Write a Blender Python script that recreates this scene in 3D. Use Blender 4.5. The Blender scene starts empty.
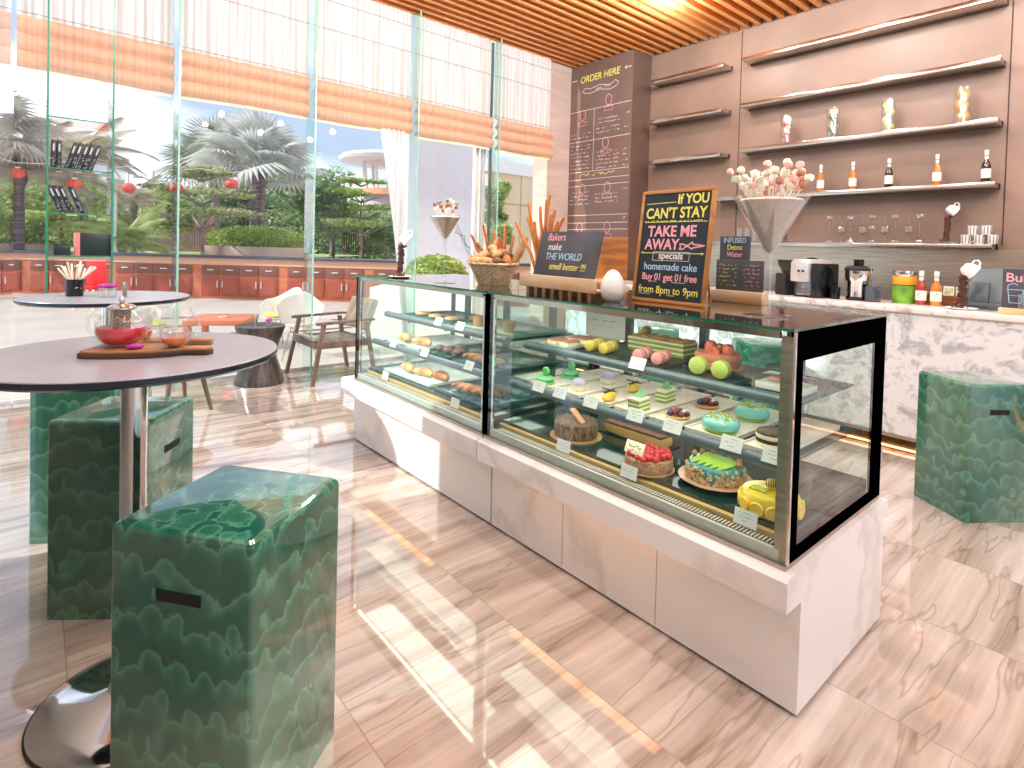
import bpy, bmesh, math, random
from mathutils import Vector, Matrix, noise as mnoise
R = math.radians
PI = math.pi
random.seed(7)
scn = bpy.context.scene
COL = scn.collection

# ------------------------------------------------------------------ camera
H = 1.45
YAW, PITCH, ROLL, FPX, PX, PY = 0.705244, -0.0224723, 0.0266408, 563.4, 512.0, 261.13
FW = Vector((math.sin(YAW) * math.cos(PITCH), math.cos(YAW) * math.cos(PITCH), math.sin(PITCH)))
R0 = Vector((math.cos(YAW), -math.sin(YAW), 0)); U0 = R0.cross(FW)
RT = R0 * math.cos(ROLL) + U0 * math.sin(ROLL)
UP = -R0 * math.sin(ROLL) + U0 * math.cos(ROLL)
cam_d = bpy.data.cameras.new('camera'); cam = bpy.data.objects.new('camera', cam_d); COL.objects.link(cam)
cam_d.sensor_width = 36.0; cam_d.sensor_fit = 'HORIZONTAL'
cam_d.lens = FPX / 1024 * 36
cam_d.shift_y = (PY - 384.0) / 1024.0
cam_d.clip_start = 0.05; cam_d.clip_end = 500
m = Matrix((RT, UP, -FW)).transposed().to_4x4(); m.translation = (0, 0, H)
cam.matrix_world = m
scn.camera = cam

def at(px, py, depth):                       # a point of the garden at a real distance in front of the camera
    d = FW + RT * ((px - PX) / FPX) - UP * ((py - PY) / FPX)
    return Vector((0, 0, H)) + d * depth

# ------------------------------------------------------------------ view, world, sun, lamps
scn.view_settings.view_transform = 'Standard'
scn.view_settings.look = 'None'
scn.view_settings.gamma = 1.0
scn.view_settings.use_curve_mapping = False
scn.view_settings.exposure = 0.14
scn.cycles.use_denoising = True
scn.cycles.max_bounces = 10
scn.cycles.transparent_max_bounces = 32
scn.cycles.caustics_reflective = False
scn.cycles.caustics_refractive = False
scn.cycles.sample_clamp_indirect = 6.0

world = bpy.data.worlds.new('sky'); scn.world = world; world.use_nodes = True
wt = world.node_tree; wt.nodes.clear()
wo = wt.nodes.new('ShaderNodeOutputWorld'); wb = wt.nodes.new('ShaderNodeBackground')
tc = wt.nodes.new('ShaderNodeTexCoord'); mp = wt.nodes.new('ShaderNodeMapping')
mp.inputs['Scale'].default_value = (1.0, 1.0, 2.6)
nz = wt.nodes.new('ShaderNodeTexNoise'); nz.inputs['Scale'].default_value = 3.0; nz.inputs['Detail'].default_value = 7
rp = wt.nodes.new('ShaderNodeValToRGB'); rp.color_ramp.elements[0].position = .44; rp.color_ramp.elements[1].position = .70
rp.color_ramp.elements[0].color = (.29, .36, .48, 1); rp.color_ramp.elements[1].color = (1.0, .97, .98, 1)
wt.links.new(tc.outputs['Generated'], mp.inputs['Vector']); wt.links.new(mp.outputs[0], nz.inputs['Vector'])
wt.links.new(nz.outputs['Fac'], rp.inputs['Fac']); wt.links.new(rp.outputs[0], wb.inputs['Color'])
wb.inputs['Strength'].default_value = 1.9
wt.links.new(wb.outputs[0], wo.inputs['Surface'])

sun_d = bpy.data.lights.new('sun', 'SUN'); sun = bpy.data.objects.new('sun', sun_d); COL.objects.link(sun)
sun_d.energy = 4.6; sun_d.angle = R(1.2); sun_d.color = (1, .95, .88)
sun.rotation_euler = Vector((1.0, -0.30, -0.72)).to_track_quat('-Z', 'Y').to_euler()
sun.location = (-6, 8, 9)

def area(name, loc, size, power, color=(1, .9, .8), rot=(0, 0, 0), size_y=None):
    d = bpy.data.lights.new(name, 'AREA'); o = bpy.data.objects.new(name, d); COL.objects.link(o)
    d.shape = 'RECTANGLE' if size_y else 'DISK'; d.size = size
    if size_y: d.size_y = size_y
    d.energy = power; d.color = color; o.location = loc; o.rotation_euler = rot
    return o
def downlight(x, y, p):
    d = bpy.data.lights.new('ceiling_downlight', 'POINT'); o = bpy.data.objects.new('ceiling_downlight', d); COL.objects.link(o)
    d.energy = p; d.color = (.96, .98, 1); d.shadow_soft_size = .07; o.location = (x, y, 4.2)
for ix in range(5):
    for iy in range(5):
        x, y = .6 + ix * 1.25, -2.2 + iy * 1.5
        downlight(x, y, 26 if (2.5 < x < 4 and y < 1) else 50)

# ------------------------------------------------------------------ materials
def lin(c):
    if isinstance(c, str):
        c = [int(c[i:i + 2], 16) / 255 for i in (0, 2, 4)]
        c = [v / 12.92 if v <= .04045 else ((v + .055) / 1.055) ** 2.4 for v in c]
    return (c[0], c[1], c[2], 1)
MATS = {}
def nt(name):
    mt = bpy.data.materials.new(name); mt.use_nodes = True
    return mt, mt.node_tree, mt.node_tree.nodes['Principled BSDF']
def mat(name, col, rough=.5, metal=0, col2=None, scale=8, detail=4, bump=0, spec=None, coat=0, stretch=(1, 1, 1), lo=.35, hi=.65, emit=None, es=0, trans=0):
    if name in MATS: return MATS[name]
    mt, t, b = nt(name)
    b.inputs['Base Color'].default_value = lin(col); b.inputs['Roughness'].default_value = rough
    b.inputs['Metallic'].default_value = metal
    if spec is not None: b.inputs['Specular IOR Level'].default_value = spec
    if coat: b.inputs['Coat Weight'].default_value = coat; b.inputs['Coat Roughness'].default_value = .04
    if emit: b.inputs['Emission Color'].default_value = lin(emit); b.inputs['Emission Strength'].default_value = es
    c = t.nodes.new('ShaderNodeTexCoord'); mp = t.nodes.new('ShaderNodeMapping'); mp.inputs['Scale'].default_value = stretch
    n = t.nodes.new('ShaderNodeTexNoise'); n.inputs['Scale'].default_value = scale; n.inputs['Detail'].default_value = detail
    t.links.new(c.outputs['Object'], mp.inputs[0]); t.links.new(mp.outputs[0], n.inputs['Vector'])
    r = t.nodes.new('ShaderNodeValToRGB'); r.color_ramp.elements[0].position = lo; r.color_ramp.elements[1].position = hi
    r.color_ramp.elements[0].color = lin(col); r.color_ramp.elements[1].color = lin(col2 if col2 else col)
    if not col2:
        a = lin(col); r.color_ramp.elements[1].color = tuple(min(1, v * 1.06) for v in a[:3]) + (1,)
    t.links.new(n.outputs['Fac'], r.inputs['Fac']); t.links.new(r.outputs[0], b.inputs['Base Color'])
    if bump:
        bp = t.nodes.new('ShaderNodeBump'); bp.inputs['Strength'].default_value = bump; bp.inputs['Distance'].default_value = .01
        t.links.new(n.outputs['Fac'], bp.inputs['Height']); t.links.new(bp.outputs[0], b.inputs['Normal'])
    MATS[name] = mt
    return mt
def glass(name, tint=(.96, .99, .98), gloss=(1, 1, 1), ior=1.45, rough=.0, boost=0.0):
    if name in MATS: return MATS[name]
    mt = bpy.data.materials.new(name); mt.use_nodes = True; t = mt.node_tree; t.nodes.clear()
    o = t.nodes.new('ShaderNodeOutputMaterial'); mx = t.nodes.new('ShaderNodeMixShader')
    tr = t.nodes.new('ShaderNodeBsdfTransparent'); gl = t.nodes.new('ShaderNodeBsdfGlossy'); fr = t.nodes.new('ShaderNodeFresnel')
    tr.inputs[0].default_value = (*tint, 1); gl.inputs[0].default_value = (*gloss, 1); gl.inputs['Roughness'].default_value = rough
    fr.inputs['IOR'].default_value = ior
    g = t.nodes.new('ShaderNodeNewGeometry'); iv = t.nodes.new('ShaderNodeMath'); iv.operation = 'SUBTRACT'; iv.inputs[0].default_value = 1
    t.links.new(g.outputs['Backfacing'], iv.inputs[1])
    mu = t.nodes.new('ShaderNodeMath'); mu.operation = 'MULTIPLY'
    ad = t.nodes.new('ShaderNodeMath'); ad.operation = 'ADD'; ad.inputs[1].default_value = boost
    t.links.new(fr.outputs[0], ad.inputs[0]); t.links.new(ad.outputs[0], mu.inputs[0]); t.links.new(iv.outputs[0], mu.inputs[1])
    t.links.new(mu.outputs[0], mx.inputs[0]); t.links.new(tr.outputs[0], mx.inputs[1]); t.links.new(gl.outputs[0], mx.inputs[2])
    t.links.new(mx.outputs[0], o.inputs[0]); MATS[name] = mt
    return mt
def emis(name, col, s):
    if name in MATS: return MATS[name]
    mt = mat(name, col, .4, emit=col, es=s); return mt
def leafmat(name, c1, c2, scale=1.5):
    if name in MATS: return MATS[name]
    mt, t, b = nt(name)
    c = t.nodes.new('ShaderNodeTexCoord'); n = t.nodes.new('ShaderNodeTexNoise'); n.inputs['Scale'].default_value = scale; n.inputs['Detail'].default_value = 6
    r = t.nodes.new('ShaderNodeValToRGB'); r.color_ramp.elements[0].position = .38; r.color_ramp.elements[1].position = .62
    r.color_ramp.elements[0].color = lin(c1); r.color_ramp.elements[1].color = lin(c2)
    t.links.new(c.outputs['Object'], n.inputs['Vector']); t.links.new(n.outputs['Fac'], r.inputs['Fac']); t.links.new(r.outputs[0], b.inputs['Base Color'])
    b.inputs['Roughness'].default_value = .6
    tl = t.nodes.new('ShaderNodeBsdfTranslucent'); t.links.new(r.outputs[0], tl.inputs[0])
    mx = t.nodes.new('ShaderNodeMixShader'); mx.inputs[0].default_value = .35
    o = t.nodes['Material Output']; t.links.new(b.outputs[0], mx.inputs[1]); t.links.new(tl.outputs[0], mx.inputs[2]); t.links.new(mx.outputs[0], o.inputs[0])
    MATS[name] = mt; return mt

def floor_mat():
    mt, t, b = nt('polished_stone_floor')
    N = t.nodes.new; L = t.links.new
    c = N('ShaderNodeTexCoord')
    mp = N('ShaderNodeMapping'); mp.inputs['Location'].default_value = (-0.755, -0.94, 0)
    L(c.outputs['Object'], mp.inputs[0])
    sp = N('ShaderNodeSeparateXYZ'); L(mp.outputs[0], sp.inputs[0])
    cb = N('ShaderNodeCombineXYZ'); L(sp.outputs[1], cb.inputs[0]); L(sp.outputs[0], cb.inputs[1])
    br = N('ShaderNodeTexBrick'); br.offset = .5; br.inputs['Scale'].default_value = 1
    br.inputs['Brick Width'].default_value = 1.42; br.inputs['Row Height'].default_value = .66; br.inputs['Mortar Size'].default_value = .0022
    br.inputs['Mortar Smooth'].default_value = .3
    br.inputs['Color1'].default_value = (0, 0, 0, 1); br.inputs['Color2'].default_value = (1, 1, 1, 1); br.inputs['Mortar'].default_value = (.5, .5, .5, 1)
    L(cb.outputs[0], br.inputs['Vector'])
    # veins run along X, shifted tile by tile
    off = N('ShaderNodeVectorMath'); off.operation = 'MULTIPLY'; off.inputs[1].default_value = (3.1, 7.7, 5.3); L(br.outputs['Color'], off.inputs[0])
    ad = N('ShaderNodeVectorMath'); L(mp.outputs[0], ad.inputs[0]); L(off.outputs[0], ad.inputs[1])
    wz = N('ShaderNodeTexNoise'); wz.inputs['Scale'].default_value = 1.1; wz.inputs['Detail'].default_value = 3; L(ad.outputs[0], wz.inputs['Vector'])
    ws = N('ShaderNodeVectorMath'); ws.operation = 'SCALE'; ws.inputs['Scale'].default_value = .09; L(wz.outputs['Color'], ws.inputs[0])
    a2 = N('ShaderNodeVectorMath'); L(ad.outputs[0], a2.inputs[0]); L(ws.outputs[0], a2.inputs[1])
    m2 = N('ShaderNodeMapping'); m2.inputs['Scale'].default_value = (.28, 6.0, 1); L(a2.outputs[0], m2.inputs[0])
    n1 = N('ShaderNodeTexNoise'); n1.inputs['Scale'].default_value = 1.6; n1.inputs['Detail'].default_value = 9; n1.inputs['Roughness'].default_value = .62; L(m2.outputs[0], n1.inputs['Vector'])
    r1 = N('ShaderNodeValToRGB'); e = r1.color_ramp.elements
    e[0].position = .28; e[0].color = lin('85705F'); e[1].position = .70; e[1].color = lin('DDD3CA')
    q = e.new(.38); q.color = lin('A69487'); q = e.new(.47); q.color = lin('BCADA1'); q = e.new(.58); q.color = lin('CDC1B7')
    L(n1.outputs['Fac'], r1.inputs['Fac'])
    m3 = N('ShaderNodeMapping'); m3.inputs['Scale'].default_value = (.25, 2.2, 1); L(a2.outputs[0], m3.inputs[0])
    n2 = N('ShaderNodeTexNoise'); n2.inputs['Scale'].default_value = 2.0; n2.inputs['Detail'].default_value = 4; L(m3.outputs[0], n2.inputs['Vector'])
    # thin contour veins
    k = N('ShaderNodeMath'); k.operation = 'MULTIPLY'; k.inputs[1].default_value = 9; L(n2.outputs['Fac'], k.inputs[0])
    fr = N('ShaderNodeMath'); fr.operation = 'PINGPONG'; fr.inputs[1].default_value = .5; L(k.outputs[0], fr.inputs[0])
    r2 = N('ShaderNodeValToRGB'); r2.color_ramp.elements[0].position = .0; r2.color_ramp.elements[0].color = (.45, .36, .30, 1); r2.color_ramp.elements[1].position = .09; r2.color_ramp.elements[1].color = (1, 1, 1, 1)
    L(fr.outputs[0], r2.inputs['Fac'])
    mu = N('ShaderNodeMix'); mu.data_type = 'RGBA'; mu.blend_type = 'MULTIPLY'; mu.inputs['Factor'].default_value = .55
    L(r1.outputs[0], mu.inputs['A']); L(r2.outputs[0], mu.inputs['B'])
    tv = N('ShaderNodeMix'); tv.data_type = 'RGBA'; tv.blend_type = 'MULTIPLY'; tv.inputs['Factor'].default_value = 1
    rt = N('ShaderNodeValToRGB'); rt.color_ramp.elements[0].color = (.93, .91, .89, 1); rt.color_ramp.elements[1].color = (1.0, 1.0, 1.0, 1); L(br.outputs['Color'], rt.inputs['Fac'])
    L(mu.outputs['Result'], tv.inputs['A']); L(rt.outputs[0], tv.inputs['B'])
    jm = N('ShaderNodeMix'); jm.data_type = 'RGBA'; jm.inputs['B'].default_value = lin('A08D7F'); L(br.outputs['Fac'], jm.inputs['Factor']); L(tv.outputs['Result'], jm.inputs['A'])
    L(jm.outputs['Result'], b.inputs['Base Color'])
    b.inputs['Roughness'].default_value = .045; b.inputs['Specular IOR Level'].default_value = .8; b.inputs['Coat Weight'].default_value = .7; b.inputs['Coat Roughness'].default_value = .03; b.inputs['Coat IOR'].default_value = 1.7
    return mt
def marble(name, base, vein, scale=1.6, rough=.15, amt=1.0):
    if name in MATS: return MATS[name]
    mt, t, b = nt(name); N = t.nodes.new; L = t.links.new
    c = N('ShaderNodeTexCoord'); w = N('ShaderNodeTexNoise'); w.inputs['Scale'].default_value = scale; w.inputs['Detail'].default_value = 6
    L(c.outputs['Object'], w.inputs['Vector'])
    s = N('ShaderNodeVectorMath'); s.operation = 'SCALE'; s.inputs['Scale'].default_value = .9; L(w.outputs['Color'], s.inputs[0])
    a = N('ShaderNodeVectorMath'); L(c.outputs['Object'], a.inputs[0]); L(s.outputs[0], a.inputs[1])
    n = N('ShaderNodeTexNoise'); n.inputs['Scale'].default_value = scale * 1.3; n.inputs['Detail'].default_value = 8; L(a.outputs[0], n.inputs['Vector'])
    k = N('ShaderNodeMath'); k.operation = 'MULTIPLY'; k.inputs[1].default_value = 5; L(n.outputs['Fac'], k.inputs[0])
    p = N('ShaderNodeMath'); p.operation = 'PINGPONG'; p.inputs[1].default_value = .5; L(k.outputs[0], p.inputs[0])
    r = N('ShaderNodeValToRGB'); r.color_ramp.elements[0].color = lin(vein); r.color_ramp.elements[1].color = lin(base); r.color_ramp.elements[1].position = .22 * amt
    L(p.outputs[0], r.inputs['Fac']); L(r.outputs[0], b.inputs['Base Color']); b.inputs['Roughness'].default_value = rough
    MATS[name] = mt; return mt
def wood(name, c1, c2, scale=6, rough=.4, axis='X', coat=0):
    st = {'X': (.12, 1, 1), 'Y': (1, .12, 1), 'Z': (1, 1, .12)}[axis]
    return mat(name, c1, rough, col2=c2, scale=scale, detail=6, stretch=tuple(v * 3 for v in st), coat=coat, bump=.05)
def forest_mat(name='green_lacquer', hi='7FA08A', lo='00503E', seed=0):
    if name in MATS: return MATS[name]
    mt, t, b = nt(name); N = t.nodes.new; L = t.links.new
    c = N('ShaderNodeTexCoord'); ob = N('ShaderNodeObjectInfo')
    ad = N('ShaderNodeVectorMath'); L(c.outputs['Object'], ad.inputs[0])
    rv = N('ShaderNodeVectorMath'); rv.operation = 'SCALE'; rv.inputs[0].default_value = (9, 4, 0); L(ob.outputs['Random'], rv.inputs['Scale']); L(rv.outputs[0], ad.inputs[1])
    sz = N('ShaderNodeSeparateXYZ'); L(c.outputs['Object'], sz.inputs[0])
    layers = None
    def nn(sc, st, det, rough=.5, kind=None):
        m_ = N('ShaderNodeMapping'); m_.inputs['Scale'].default_value = st; L(ad.outputs[0], m_.inputs[0])
        q = N('ShaderNodeTexNoise'); q.inputs['Scale'].default_value = sc; q.inputs['Detail'].default_value = det; q.inputs['Roughness'].default_value = rough; L(m_.outputs[0], q.inputs['Vector']); return q
    big = nn(4.0, (1, 1, .5), 2); vor = N('ShaderNodeTexVoronoi'); vor.inputs['Scale'].default_value = 17; vor.feature = 'SMOOTH_F1'; vor.inputs['Smoothness'].default_value = .25
    mv = N('ShaderNodeMapping'); mv.inputs['Scale'].default_value = (1, 1, .8); L(ad.outputs[0], mv.inputs[0]); L(mv.outputs[0], vor.inputs['Vector'])
    fine = nn(34, (1, 1, .35), 3)
    def mth(op, a, bb):
        q = N('ShaderNodeMath'); q.operation = op
        for i, v in enumerate((a, bb)):
            if isinstance(v, (int, float)): q.inputs[i].default_value = v
            else: L(v, q.inputs[i])
        return q.outputs[0]
    v = mth('MULTIPLY', sz.outputs[2], 9.5)
    v = mth('ADD', v, mth('MULTIPLY', big.outputs['Fac'], 1.6))
    v = mth('ADD', v, mth('MULTIPLY', vor.outputs['Distance'], 1.0))
    v = mth('ADD', v, mth('MULTIPLY', fine.outputs['Fac'], .7))
    f = mth('FRACT', v, 0)
    r = N('ShaderNodeValToRGB'); e = r.color_ramp.elements
    e[0].position = 0; e[0].color = lin('256B56'); e[1].position = 1; e[1].color = lin('549378')
    q = e.new(.12); q.color = lin('06503E'); q = e.new(.55); q.color = lin('0E5A46'); q = e.new(.85); q.color = lin('2A755D')
    L(f, r.inputs['Fac'])
    pat = nn(1.6, (1, 1, 1), 1)
    rr = N('ShaderNodeValToRGB'); rr.color_ramp.elements[0].position = .40; rr.color_ramp.elements[1].position = .62; rr.color_ramp.elements[0].color = lin('00503C'); rr.color_ramp.elements[1].color = lin('8FAE98')
    L(pat.outputs['Fac'], rr.inputs['Fac'])
    mx = N('ShaderNodeMix'); mx.data_type = 'RGBA'; mx.inputs['Factor'].default_value = .22; L(r.outputs[0], mx.inputs['A']); L(rr.outputs[0], mx.inputs['B'])
    L(mx.outputs['Result'], b.inputs['Base Color'])
    b.inputs['Roughness'].default_value = .12; b.inputs['Coat Weight'].default_value = 1; b.inputs['Coat Roughness'].default_value = .02; b.inputs['Coat IOR'].default_value = 1.5
    MATS[name] = mt; return mt
def blind_mat(name, c1, c2, tl, seams):
    mt, t, b = nt(name); N = t.nodes.new; L = t.links.new
    c = N('ShaderNodeTexCoord'); m_ = N('ShaderNodeMapping'); m_.inputs['Scale'].default_value = (30, 1, .4); L(c.outputs['Object'], m_.inputs[0])
    n = N('ShaderNodeTexNoise'); n.inputs['Scale'].default_value = 1.4; n.inputs['Detail'].default_value = 5; L(m_.outputs[0], n.inputs['Vector'])
    r = N('ShaderNodeValToRGB'); r.color_ramp.elements[0].position = .38; r.color_ramp.elements[1].position = .56; r.color_ramp.elements[0].color = lin(c1); r.color_ramp.elements[1].color = lin(c2)
    L(n.outputs['Fac'], r.inputs['Fac']); L(r.outputs[0], b.inputs['Base Color']); b.inputs['Roughness'].default_value = .8
    tr = N('ShaderNodeBsdfTranslucent'); L(r.outputs[0], tr.inputs[0]); mx = N('ShaderNodeMixShader'); mx.inputs[0].default_value = tl
    o = t.nodes['Material Output']; L(b.outputs[0], mx.inputs[1]); L(tr.outputs[0], mx.inputs[2]); L(mx.outputs[0], o.inputs[0])
    return mt

# ------------------------------------------------------------------ mesh builder
class MB:
    def __init__(s): s.bm = bmesh.new(); s.M = Matrix()
    def _v(s, p): return s.bm.verts.new(s.M @ Vector(p))
    def _f(s, vs):
        try: return s.bm.faces.new(vs)
        except ValueError: return None
    def box(s, x0, x1, y0, y1, z0, z1, bev=0, seg=2):
        v = [s._v(p) for p in ((x0, y0, z0), (x1, y0, z0), (x1, y1, z0), (x0, y1, z0), (x0, y0, z1), (x1, y0, z1), (x1, y1, z1), (x0, y1, z1))]
        fs = [s._f([v[i] for i in q]) for q in ((3, 2, 1, 0), (4, 5, 6, 7), (0, 1, 5, 4), (1, 2, 6, 5), (2, 3, 7, 6), (3, 0, 4, 7))]
        if bev:
            es = {e for f in fs for e in f.edges}
            bmesh.ops.bevel(s.bm, geom=list(es), offset=bev, segments=seg, profile=.5, affect='EDGES')
        return s
    def prism(s, poly, h0, h1, axis='Z', bev=0):
        # poly: list of 2D; axis Z -> (x,y), Y -> (x,z), X -> (y,z)
        def P(a, h): return {'Z': (a[0], a[1], h), 'Y': (a[0], h, a[1]), 'X': (h, a[0], a[1])}[axis]
        b0 = [s._v(P(a, h0)) for a in poly]; b1 = [s._v(P(a, h1)) for a in poly]; n = len(poly)
        fs = [s._f(b0[::-1]), s._f(b1)]
        for i in range(n): fs.append(s._f([b0[i], b0[(i + 1) % n], b1[(i + 1) % n], b1[i]]))
        fs = [f for f in fs if f]
        bmesh.ops.recalc_face_normals(s.bm, faces=fs)
        if bev:
            es = {e for f in fs for e in f.edges}
            bmesh.ops.bevel(s.bm, geom=list(es), offset=bev, segments=2, profile=.5, affect='EDGES')
        return s
    def lathe(s, prof, seg=24, c=(0, 0, 0), sx=1, sy=1):
        rings = []
        for r, z in prof:
            if r <= 1e-6: rings.append([s._v((c[0], c[1], c[2] + z))])
            else: rings.append([s._v((c[0] + sx * r * math.cos(2 * PI * i / seg), c[1] + sy * r * math.sin(2 * PI * i / seg), c[2] + z)) for i in range(seg)])
        for a, b in zip(rings, rings[1:]):
            for i in range(seg):
                j = (i + 1) % seg
                if len(a) == 1 and len(b) == 1: continue
                if len(a) == 1: s._f([a[0], b[j], b[i]])
                elif len(b) == 1: s._f([a[i], a[j], b[0]])
                else: s._f([a[i], a[j], b[j], b[i]])
        return s
    def cyl(s, c, r, h, seg=20, r2=None): 
        r2 = r if r2 is None else r2
        return s.lathe([(0, 0), (r, 0), (r2, h), (0, h)], seg, c)
    def sph(s, c, r, seg=14, rings=8, rz=None, ry=None):
        rz = r if rz is None else rz; ry = r if ry is None else ry
        pr = [(math.sin(PI * i / rings), -math.cos(PI * i / rings) * rz) for i in range(rings + 1)]
        pr = [(a * r, z) for a, z in pr]; pr[0] = (0, -rz); pr[-1] = (0, rz)
        return s.lathe(pr, seg, c, 1, ry / r)
    def tube(s, pts, r, seg=8, cap=True):
        pts = [Vector(p) for p in pts]; n = len(pts); rs = r if isinstance(r, (list, tuple)) else [r] * n
        rings = []; prev = None
        for i, p in enumerate(pts):
            d = (pts[min(i + 1, n - 1)] - pts[max(i - 1, 0)])
            if d.length < 1e-9: d = Vector((0, 0, 1))
            d.normalize()
            if prev is None:
                u = d.orthogonal().normalized()
            else:
                u = prev - d * prev.dot(d)
                u = u.normalized() if u.length > 1e-6 else d.orthogonal().normalized()
            prev = u; w = d.cross(u)
            rings.append([s._v(p + (u * math.cos(2 * PI * k / seg) + w * math.sin(2 * PI * k / seg)) * rs[i]) for k in range(seg)])
        for a, b in zip(rings, rings[1:]):
            for k in range(seg): s._f([a[k], a[(k + 1) % seg], b[(k + 1) % seg], b[k]])
        if cap: s._f(rings[0][::-1]); s._f(rings[-1])
        return s
    def quad(s, a, b, c, d): s._f([s._v(a), s._v(b), s._v(c), s._v(d)]); return s
    def tri(s, a, b, c): s._f([s._v(a), s._v(b), s._v(c)]); return s
    def grid(s, fn, nu, nv, close_u=False):
        g = [[s._v(fn(i / nu, j / nv)) for j in range(nv + 1)] for i in range(nu + (0 if close_u else 1))]
        n = len(g)
        for i in range(nu):
            for j in range(nv):
                s._f([g[i][j], g[(i + 1) % n][j], g[(i + 1) % n][j + 1], g[i][j + 1]])
        return s
    def build(s, name, m_, parent=None, world=False, smooth=True, ang=38, solid=0):
        if world and parent is not None:
            off = parent.matrix_basis.translation
            bmesh.ops.translate(s.bm, verts=s.bm.verts, vec=-off)
        if smooth:
            lim = R(ang); s.bm.normal_update()
            for f in s.bm.faces: f.smooth = True
            for e in s.bm.edges:
                if len(e.link_faces) == 2 and e.calc_face_angle(0) > lim: e.smooth = False
        me = bpy.data.meshes.new(name); s.bm.to_mesh(me); s.bm.free()
        me.materials.append(m_)
        o = bpy.data.objects.new(name, me); COL.objects.link(o)
        if parent is not None: o.parent = parent
        if solid:
            q = o.modifiers.new('thick', 'SOLIDIFY'); q.thickness = solid
        return o
def thing(name, label, cat, loc=(0, 0, 0), rz=0, group=None):
    o = bpy.data.objects.new(name, None); COL.objects.link(o); o.empty_display_size = .05
    o.location = loc; o.rotation_euler = (0, 0, rz); o['label'] = label; o['category'] = cat
    if group: o['group'] = group
    return o
def tag(o, label, cat, group=None, kind=None):
    o['label'] = label; o['category'] = cat
    if group: o['group'] = group
    if kind: o['kind'] = kind
    return o
def struct(o): o['kind'] = 'structure'; return o
def kids(o): return [c for c in bpy.data.objects if c.parent == o]
def dup(root, loc=None, rz=None, label=None, group=None, scale=None):
    r = root.copy(); COL.objects.link(r)
    if loc is not None: r.location = loc
    if rz is not None: r.rotation_euler = (0, 0, rz)
    if scale is not None: r.scale = (scale,) * 3
    if label: r['label'] = label
    if group: r['group'] = group
    def rec(a, b):
        for ch in kids(a):
            if ch == b: continue
            c = ch.copy(); COL.objects.link(c); c.parent = b; rec(ch, c)
    if root.type == 'EMPTY' or kids(root): rec(root, r)
    return r
def text(s, size, m_, parent, loc, name='lettering', align='CENTER', rot=(R(90), 0, 0), bold=.0, sx=1.0, shear=0):
    c = bpy.data.curves.new('t', 'FONT'); c.body = s; c.size = size; c.align_x = align; c.offset = bold; c.extrude = .0006; c.shear = shear
    c.space_character = 1.0
    o = bpy.data.objects.new('t', c); COL.objects.link(o)
    bpy.context.view_layer.update()
    me = bpy.data.meshes.new_from_object(o.evaluated_get(bpy.context.evaluated_depsgraph_get()))
    bpy.data.objects.remove(o); bpy.data.curves.remove(c)
    me.name = name; me.materials.clear(); me.materials.append(m_)
    q = bpy.data.objects.new(name, me); COL.objects.link(q); q.parent = parent; q.location = loc; q.rotation_euler = rot; q.scale = (sx, 1, 1)
    return q
def stroke(mb, pts, w=.002, y=0):       # a chalk stroke on a plane facing -y
    for a, b in zip(pts, pts[1:]):
        a = Vector((a[0], a[1])); b = Vector((b[0], b[1])); d = b - a
        if d.length < 1e-6: continue
        n = Vector((-d.y, d.x)).normalized() * w / 2
        mb.quad((a.x - n.x, y, a.y - n.y), (b.x - n.x, y, b.y - n.y), (b.x + n.x, y, b.y + n.y), (a.x + n.x, y, a.y + n.y))
def scribble(mb, x0, x1, z, h, w, y=0, slope=0):
    x = x0; pts = []
    while x < x1:
        if random.random() < .16:
            if len(pts) > 1: stroke(mb, pts, w, y)
            pts = []; x += h * .8
        pts.append((x, z + slope * (x - x0) + random.uniform(-h, h) * .5)); x += h * random.uniform(.25, .5)
    if len(pts) > 1: stroke(mb, pts, w, y)
#PART2
# ------------------------------------------------------------------ shared materials
M_floor = floor_mat()
M_cedge = mat('dark_green_edge', '1E6E56', .12, spec=.6)
M_chrome = mat('chrome', 'D8D8D8', .08, 1); M_steel = mat('brushed_steel', 'AC9F90', .3, 1, col2='C2B5A4', scale=3, stretch=(1, 1, 20))
M_black = mat('black_enamel', '0B0C0D', .22); M_frame = mat('black_frame', '020202', .6, spec=0); M_blackm = mat('black_matte', '17181A', .6)
M_blkglass = mat('black_glass', '0A0D0D', .03, spec=.9, coat=1)
M_dedge = mat('deep_green_glass_edge', '1F7E60', .15, spec=.6)
M_gedge = mat('green_glass_edge', '93C9B5', .15, spec=.6)
M_glass = glass('clear_glass'); M_pane = glass('window_glass', (.97, .99, .985), ior=1.35)
M_fin = glass('fin_glass', (.80, .93, .89), ior=1.5, boost=.14)
M_cglass = glass('case_glass', (.93, .985, .97), ior=1.5, boost=.03)
M_wine = glass('stemware_glass', (.96, .97, .97), ior=1.75, boost=.12)
M_white = mat('white_ceramic', 'F1ECE6', .3); M_card = mat('white_card', 'EEF1F0', .6)
M_stone = marble('white_stone', 'EEECEB', 'DCD8D6', .8, .16, .8)
M_marble = marble('grey_veined_marble', 'E4E5E6', 'ABADB1', 2.6, .14, 1.6)
M_chw = mat('chalk_white', 'E9E4E4', .9); M_chy = mat('chalk_yellow', 'E6E06E', .9); M_chp = mat('chalk_pink', 'EFA9B4', .9); M_chb = mat('chalk_blue', 'A9D0E8', .9)
M_slate = mat('slate_board', '3B3F46', .75, col2='545962', scale=5); M_cboard = mat('chalk_board', '0E2127', .7, col2='16313A', scale=4)
M_pine = wood('pine', 'E6CBA2', 'CFA676', 5, .5); M_walnut = wood('walnut', '8A5A30', '5A3418', 5, .45)
M_oakY = wood('orange_oak', 'BD8446', '9A6630', 5, .4, 'X')
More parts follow.
